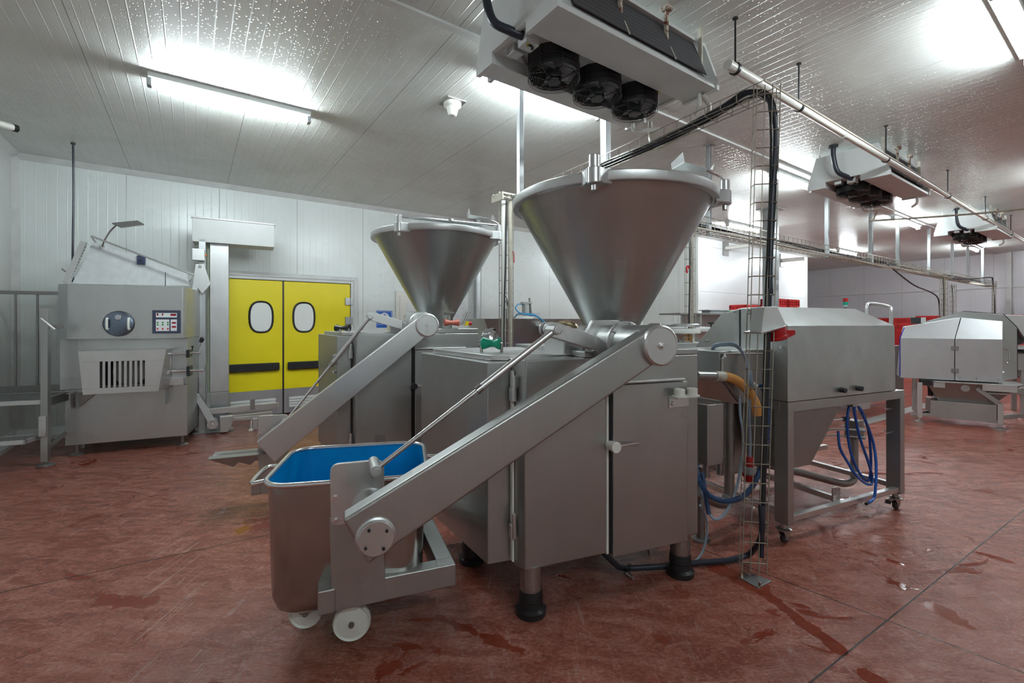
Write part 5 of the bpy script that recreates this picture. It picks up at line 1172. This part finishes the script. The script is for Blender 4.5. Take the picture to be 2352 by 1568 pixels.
# machine running off the right edge of the picture
EF = Fr(8.35, 7.55, -34.8)
rt = root('conveyor_machine', EF, 'steel machine with dark side and outfeed table, cut off by the right edge', 'food machine')
def E_(u, v, y): return EF.px(u, v, y=y)
c = [E_(u, v, 0) for u, v in ((2312, 726), (2336, 730), (2352, 742), (2360, 760), (2345, 782), (2336, 782), (2330, 745))]
MB().xz([(-.15, 1.64), (.9, 1.60), (.9, 1.16), (.15, 1.16), (.02, 1.44)], .0, .5).build('cover', M['steel_light'], rt, .004)
MB().xz([(-.17, 1.63), (.0, 1.42), (.12, 1.16), (-.10, 1.10), (-.2, 1.3)], .1, .5).build('side_opening', M['black_pl'], rt)
MB().box(-.1, 1.2, -.1, .6, 1.07, 1.12).build('outfeed_table', M['steel_light'], rt, .003)
m = MB()
for k in range(5): m.cyl((-.05 + k * .15, -.06, 1.04), (-.05 + k * .15, .5, 1.04), .03, n=12)
m.build('roller', M['black_pl'], rt)
MB().box(-.1, 1.2, .0, .55, .72, 1.0).build('machine_body', M['steel'], rt, .005)
MB().xz([(-.12, .72), (1.2, .72), (1.2, .3), (.4, .42)], .05, .5).build('lower_guard', M['steel_dark'], rt, .004)
for x in (.1, 1.1):
    for y in (.05, .5): MB().box(x - .03, x + .03, y - .03, y + .03, .0, .74).build('leg', M['steel'], rt, .003)
MB().bar((.1, .05, .12), (1.1, .05, .12), .05, .05).bar((.1, .05, .5), (.6, .05, .15), .05, .06).build('base_frame', M['steel'], rt, .003)
MB().box(.25, .4, -.05, -.0, .30, .46).build('red_panel', M['red'], rt, .003)
# low steel container behind the hooded machine
LFr = Fr(5.9, 7.75, 20)
rt = root('steel_container', LFr, 'dull steel container on legs between the hooded machine and the far machine', 'container')
MB().box(-.5, 1.2, 0, .7, .30, 1.10).build('container_body', M['steel_dark'], rt, .005)
for x in (-.4, 1.1):
    for y in (.05, .55): MB().box(x - .03, x + .03, y, y + .06, 0, .30).build('leg', M['steel'], rt)
# floor drain channel and two floor hooks
g0, g1 = WD.px(1965, 975, z=0), WD.px(2110, 935, z=0); d = (g1 - g0).normalized()
a_, b_ = g0 - d * .3, g1 + d * 1.0; nn = Vector((-d.y, d.x, 0)) * .09
o = MB().prism([a_ - nn, b_ - nn, b_ + nn, a_ + nn], (0, 0, .004)).build('trim_7', M['galv']); o['kind'] = 'structure'
m = MB(); o = MB().prism([a_ - nn * .8 + Vector((0, 0, .0045)), b_ - nn * .8 + Vector((0, 0, .0045)), b_ + nn * .8 + Vector((0, 0, .0045)), a_ + nn * .8 + Vector((0, 0, .0045))], (0, 0, .001)).build('trim_8', M['steel_dark']); o['kind'] = 'structure'
for (u, v, lb) in ((2030, 985, 'bent steel rod end sticking out left of the wheeled frame leg, lower one'), (2031, 930, 'bent steel rod end sticking out left of the wheeled frame leg, upper one')):
    p = H_(u, v, .02); q_ = H_(2052, v + 8, .02)
    o = MB().tube([p, p + Vector((.03, 0, -.035)), q_ + Vector((.02, .02, 0))], .006, 8, 3).build('hook', M['chrome'], bpy.data.objects['hooded_machine'])

# ================================================================= red crates
def crate_mesh():
    m = MB(); w, d, h = .30, .20, .20
    def wall(a, b, z0, z1, t=.008):
        m.bar(a, b, t, z1 - z0)
    outl = [(-w, -d), (w, -d), (w, d), (-w, d)]
    for i in range(4):
        a = outl[i]; b = outl[(i + 1) % 4]; long = i % 2 == 0; n_ = 5 if long else 3
        for (z0, z1) in ((.0, .03), (.075, .085), (.155, .20)): m.bar((a[0], a[1], (z0 + z1) / 2), (b[0], b[1], (z0 + z1) / 2), .012 if z0 != .155 else .02, z1 - z0)
        m.bar((a[0] * .95, a[1] * .93, .1), (b[0] * .95, b[1] * .93, .1), .004, .19)
        for k in range(n_ + 1):
            t = k / n_; p = Vector((a[0] + (b[0] - a[0]) * t, a[1] + (b[1] - a[1]) * t, 0)); m.box(p.x - .012, p.x + .012, p.y - .016, p.y + .016, 0, .19)
        nn_ = 14 if long else 9
        for k in range(nn_):
            t = (k + .5) / nn_; p = Vector((a[0] + (b[0] - a[0]) * t, a[1] + (b[1] - a[1]) * t, 0)); m.box(p.x - .004, p.x + .004, p.y - .009, p.y + .009, .03, .155)
    m.box(-w, w, -d, d, .0, .008)
    return m
cr0 = crate_mesh().build('red_crate', M['crate'])
first = [cr0]
def crate(fr, x, y, z, rz, label, group):
    o = first.pop() if first else cr0.copy()
    if o is not cr0: COL.objects.link(o)
    p = fr.l2w(x, y, z); o.location = p; o.rotation_euler = (0, 0, R(fr.deg + rz)); tag(o, label, 'crate', group); return o
names = ['leftmost', 'second', 'third', 'fourth', 'fifth', 'sixth', 'seventh', 'rightmost']
FC = Fr(11.55, 20.1, math.degrees(math.atan2(11.63 - 20.1, 16.2 - 11.55)))
for i in range(8):
    x = 4.35 + i * .64; k = (8, 8, 8, 8, 8, 8, 8, 9)[i]; k = 8 if i < 2 else (8 if i < 6 else 9)
    for j in range(k):
        z = j * .203 + (.06 if i < 2 else .12)
        pos = 'topmost' if j == k - 1 else ('at the bottom' if j == 0 else 'number %s from the floor' % ['', 'two', 'three', 'four', 'five', 'six', 'seven', 'eight'][j])
        crate(FC, x, -.75 + .03 * ((i * 7 + j * 3) % 3 - 1), z, 1.5 * ((i * 5 + j * 3) % 3 - 1), 'red crate %s in the %s stack along the far wall' % (pos, names[i]), 'red crates stacked along the far wall')
m = MB()
rt = root('crate_dolly', FC, 'long low dolly under the red crates along the far wall', 'dolly')
MB().box(4.03, 5.31, -.97, -.53, .03, .058).box(5.31, 9.2, -.97, -.53, .03, .118).build('dolly_deck', M['grey_pl'], rt)
for i in range(9):
    MB().cyl((4.2 + i * .6, -.9, 0), (4.2 + i * .6, -.9, .03), .03, n=10).build('foot', M['black_pl'], rt)
spots = ((13.42, -2.2, 9), (14.10, -2.25, 9), (15.0, -2.2, 10), (15.72, -2.2, 10))
nm = ['first', 'second', 'third', 'fourth']
for i, (x, y, k) in enumerate(spots):
    for j in range(k):
        pos = 'topmost' if j == k - 1 else ('at the bottom' if j == 0 else 'number %s from the floor' % ['', 'two', 'three', 'four', 'five', 'six', 'seven', 'eight', 'nine'][j])
        crate(WF, x, y, .14 + j * .203, 2.0 * ((i + j) % 3 - 1), 'red crate %s in the %s stack before the cold room wall' % (pos, nm[i]), 'red crates before the cold room wall')
    rt = root('crate_dolly', Fr(*WF.l2w(x, y).to_2d(), 35), 'wheeled dolly under the %s crate stack before the cold room wall' % nm[i], 'dolly', 'dollies before the cold room wall')
    MB().box(-.3, .3, -.2, .2, .10, .138).build('dolly_deck', M['grey_pl'], rt)
    for sx in (-.24, .24):
        for sy in (-.15, .15): MB().cyl((sx, sy - .015, .05), (sx, sy + .015, .05), .05, n=12).build('wheel', M['black_pl'], rt)
# two square tubes sticking out of the cold room wall
for (u, v, u2, v2, lb) in ((1667, 570, 1715, 560, 'white pipe stub sticking out of the cold room wall, left one'), (1797, 598, 1850, 586, 'white pipe stub sticking out of the cold room wall, right one')):
    p = WF.px(u, v, y=-1.72); rt = root('wall_stub', WF, lb, 'pipe stub', 'pipe stubs on the cold room wall')
    MB().cyl((p.x, -1.72, p.z), (p.x + .1, -2.3, p.z), .055, n=14).build('stub_pipe', M['white_pl'], rt)
    MB().box(p.x - .13, p.x + .13, -1.73, -1.702, p.z - .2, p.z + .2).build('wall_plate', M['steel_dark'], rt)

# ================================================================= machines behind the fillers
NF = Fr((1112 - 1176) / 1045 * 5.55, 5.55, 21.3)
def N_(u, v, y=0): return NF.px(u, v, y=y)
rt = root('mincing_machine', NF, 'steel hopper machine behind the cable column, with pale blue air tubes', 'food machine')
zt = N_(1112, 731).z
x1 = N_(1330, 740).x + .35
m = MB(); m.hexa([(.25, .15, 1.0), (x1 - .2, .15, 1.0), (x1 - .2, .7, 1.0), (.25, .7, 1.0)], [(0, 0, zt), (x1, 0, zt), (x1, .85, zt), (0, .85, zt)])
m.build('feed_hopper', M['steel'], rt, .004)
c = N_(1238, 757, -.02); MB().box(c.x - .0, c.x + .14, -.14, .0, c.z - .06, c.z + .03).build('drive_housing', sd, rt, .01)
MB().cyl((c.x + .14, -.08, c.z - .015), (c.x + .20, -.08, c.z - .015), .045, n=18).build('drive_collar', M['cast'], rt)
MB().box(c.x + .17, c.x + .9, -.05, .3, .85, N_(1300, 754, -.05).z).build('side_housing', M['steel'], rt, .006)
MB().box(-.1, x1, .1, .8, .25, 1.0).build('machine_body', sd, rt, .006)
MB().box(.2, .75, -.14, .05, 1.0, 1.02).build('blue_ledge', M['purple'], rt)
for x in (0, x1 - .1):
    for y in (.15, .7): MB().cyl((x, y, 0), (x, y, .26), .03, n=12).build('leg', M['steel'], rt)
a_ = N_(1206, 696, .2); MB().cyl((a_.x, .2, zt), (a_.x, .2, a_.z), .042, n=16).build('air_cylinder', M['cast'], rt)
m = MB().cyl((a_.x + .06, .2, zt), (a_.x + .06, .2, a_.z), .006, n=6); m.box(a_.x - .05, a_.x + .08, .15, .25, a_.z - .01, a_.z + .015); m.build('cylinder_cap', M['steel'], rt, .002)
MB().cyl(N_(1221, 733, .2), N_(1216, 684, .2), .014, n=10).build('lever_rod', M['steel_dark'], rt)
MB().box(N_(1183, 730, .1).x, N_(1225, 730, .1).x, .1, .4, zt, zt + .03).build('valve_plate', M['white_pl'], rt, .003)
MB().tube([(a_.x - .04, .2, a_.z - .02), N_(1192, 698, .1), N_(1184, 706, .05), N_(1190, 716, 0), N_(1206, 722, -.05), N_(1228, 725, -.05), N_(1243, 733, 0), N_(1254, 742, 0), N_(1262, 752, .05)], .008, 8, 4).tube([N_(1184, 727, .1), N_(1188, 722, .05), N_(1206, 720, 0), N_(1226, 722, 0), N_(1240, 730, 0), N_(1252, 742, 0), N_(1262, 754, .05)], .008, 8, 4).build('air_tube', M['hose_light'], rt)
# round polished cover left of the column
GF = Fr((1125 - 1176) / 1045 * 4.75, 4.75, 10)
rt = root('drum_mixer', GF, 'small machine with round polished cover band behind the green handle', 'food machine')
z = 1.5 - 46 * 4.75 / 1045
MB().lathe((-.06, -.02, z), [(0, 0), (.13, .0), (.15, .02), (.15, .09), (.12, .12), (0, .12)], 36, (.9, -.4, 0)).build('round_cover', M['chrome'], rt)
MB().lathe((.0, -.05, z), [(.155, 0), (.16, .005), (.16, .035), (.155, .04)], 36, (.9, -.4, 0)).build('clamp_band', M['chrome'], rt)
MB().box(-.17, .08, .06, .45, .5, z + .02).build('machine_body', M['steel'], rt, .006)
MB().prism([(-.14, -.09, z + .0), (-.02, -.12, z + .05), (.01, -.12, z - .02), (-.08, -.1, z - .06)], (0, .01, 0)).build('white_cloth_flap', M['white_pl'], rt)
for x in (-.13, .04):
    for y in (.08, .4): MB().cyl((x, y, 0), (x, y, .5), .02, n=10).build('leg', M['steel'], rt)
# red socket on the column between the hoppers
SF = Fr(*WF.l2w(pc.x, pc.y).to_2d(), 0); dS = SF.oy
def S_(u, v, y=-.12): return SF.px(u, v, y=y)
rt = root('column_socket', SF, 'grey and red industrial socket hanging on the column between the hoppers', 'socket')
a_, b_ = S_(1171, 704), S_(1172, 732)
MB().cyl(S_(1169, 702), S_(1169, 709), .022, n=14).cyl(S_(1169, 709), S_(1169, 733), .045, .055, n=20).build('socket_housing', M['grey_pl'], rt, .003)
MB().cyl(S_(1171, 731), S_(1175, 753), .046, .036, n=20).cyl(S_(1182, 746, -.10), S_(1184, 746, -.19), .04, n=20).build('socket_body', M['red'], rt, .003)
MB().cyl(S_(1176, 753), S_(1176, 763), .024, .02, n=14).build('cable_gland', M['grey_pl'], rt)
MB().tube([S_(1176, 762), S_(1177, 790), S_(1176, 830)], .009, 8).tube([S_(1162, 680), S_(1166, 694), S_(1169, 703)], .008, 6).tube([S_(1160, 690), S_(1165, 698), S_(1168, 703)], .008, 6).build('cable', M['black'], rt)
for (u, v, dd_, lb) in ((1179, 592, 0, 'small red hook high on the column between the hoppers'),):
    rt = root('red_hook', SF, lb, 'hook'); MB().tube([S_(1173, 602, -.05), S_(1174, 580, -.06), S_(1179, 580, -.06), S_(1180, 603, -.06)], .012, 8, 3).build('hook', M['red'], rt)
pz2 = WF.px(1580, 700, y=LY - .05)
tag(put(MB().tube([WF.px(1578, 627, y=LY - .07), WF.px(1577, 614, y=LY - .07), WF.px(1582, 611, y=LY - .07), WF.px(1583, 618, y=LY - .07)], .010, 8, 3).build('red_hook', M['red']), WF), 'small red hook on the column right of the large hopper', 'hook')

# round-table press behind the front filler's arm
RF = Fr((1553 - 1176) / 1045 * 4.55, 4.55, 20)
rt = root('round_table_press', RF, 'machine with round steel table and white ring behind the arm pivot', 'food machine')
zz = lambda v: 1.5 + (742 - v) * 4.55 / 1045
Rt = .22
MB().lathe((0, 0, zz(750)), [(0, 0), (Rt, 0), (Rt, .02), (Rt - .012, .03), (Rt - .02, .012), (0, .012)], 48).build('round_table', M['steel'], rt)
MB().lathe((0, 0, zz(765)), [(.0, 0), (Rt + .005, .0), (Rt + .008, .01), (Rt + .0, .048), (0, .048)], 48).build('white_ring', M['white_pl'], rt)
MB().lathe((-.05, 0, zz(795)), [(.07, 0), (.07, .05), (.058, .06), (.058, .12), (0, .12)], 28).build('spindle', sd, rt)
for x, y in ((.1, -.12), (-.16, -.1), (.16, .08)): MB().cyl((x, y, zz(800)), (x, y, zz(760)), .015).build('support_post', M['white_pl'], rt)
MB().box(-.19, .26, -.2, .3, zz(805) - .2, zz(785)).build('table_base', M['steel'], rt, .006)
MB().box(-.15, .2, -.1, .25, .06, zz(805) - .2).build('base_column', M['steel'], rt, .006)
for x in (-.12, .17):
    for y in (-.07, .2): MB().cyl((x, y, 0), (x, y, .06), .02, n=10).build('foot', M['black_pl'], rt)
MB().tube([(.03, -.05, zz(772)), (.07, -.12, zz(768)), (.06, -.14, zz(780)), (.0, -.12, zz(778)), (.06, -.14, zz(774)), (.10, -.1, zz(788)), (.14, -.08, zz(792))], .006, 6, 3).build('orange_cable', plain('orange_cable', (.8, .35, .06), .45), rt)
# bowl cutter and shelf further back
BWF = Fr((1640 - 1176) / 1045 * 6.2, 6.2, 20)
zz = lambda v: 1.5 + (742 - v) * 6.2 / 1045
rt = root('bowl_cutter', BWF, 'white bowl cutter with upright steel blades behind the hooded machine', 'food machine')
MB().lathe((0, .3, zz(795)), [(0, 0), (.25, .02), (.36, .12), (.38, .19), (.40, .20), (.40, .22), (.36, .22)], 48).build('bowl', M['steel_light'], rt)
MB().lathe((0, .3, zz(760)), [(.39, 0), (.41, .0), (.41, .03), (.34, .05), (.0, .06)], 48).build('bowl_lid', M['white_paint'], rt)
MB().prism([(-.28, .1, zz(757)), (-.22, .1, zz(757)), (-.28, .1, zz(724)), (-.32, .1, zz(724))], (0, .03, 0)).prism([(-.20, .1, zz(755)), (-.15, .1, zz(755)), (-.20, .1, zz(722)), (-.25, .1, zz(722))], (0, .03, 0)).build('upright_blade', M['steel_dark'], rt)
MB().cyl((-.05, .0, zz(755)), (-.05, .0, zz(742)), .012).lathe((-.05, 0, zz(745)), [(.02, 0), (.045, .01), (.045, .03), (0, .03)], 8).build('lid_knob', M['black_pl'], rt)
MB().box(-.35, .5, .0, .7, .15, zz(795) + .02).build('machine_body', M['steel'], rt, .01)
for x in (-.3, .45):
    for y in (.06, .64): MB().cyl((x, y, 0), (x, y, .15), .03, n=10).build('foot', M['black_pl'], rt)
SHF = Fr((1563 - 1176) / 1045 * 7.2, 7.2, 22)
zz = lambda v: 1.5 + (742 - v) * 7.2 / 1045
rt = root('steel_shelf', SHF, 'thin steel shelf on posts in front of the cold room wall', 'shelf')
MB().box(0, 2.2, 0, .5, zz(722), zz(718)).build('shelf_board', M['steel_dark'], rt, .002)
for x in (.45, 2.1):
    for y in (.05, .45): MB().box(x - .02, x + .02, y - .02, y + .02, 0, zz(722)).build('shelf_post', M['steel'], rt)
MB().box(.45, 2.1, .44, .46, .9, zz(722)).build('back_panel', M['white_paint'], rt)
tag(put(MB().box(.75, 1.6, .12, .32, zz(718), zz(718) + .045).box(.70, 1.3, .10, .34, zz(718) + .045, zz(718) + .06).build('grey_cutting_board', M['grey_pl'], None, .003), SHF), 'grey plastic board lying on the steel shelf', 'board')
tag(put(MB().box(1.12, 1.75, .02, .09, zz(718), zz(718) + .045).build('green_board', plain('bright_green_board', (.03, .55, .03), .4), None, .003), SHF), 'bright green plastic board lying on the steel shelf', 'board')
tag(put(MB().box(1.62, 1.95, .1, .3, zz(718), zz(718) + .07).build('blue_bag', plain('blue_white_wrap', (.25, .3, .8), .4), None, .02), SHF), 'blue and white bag lying at the right of the steel shelf', 'bag')
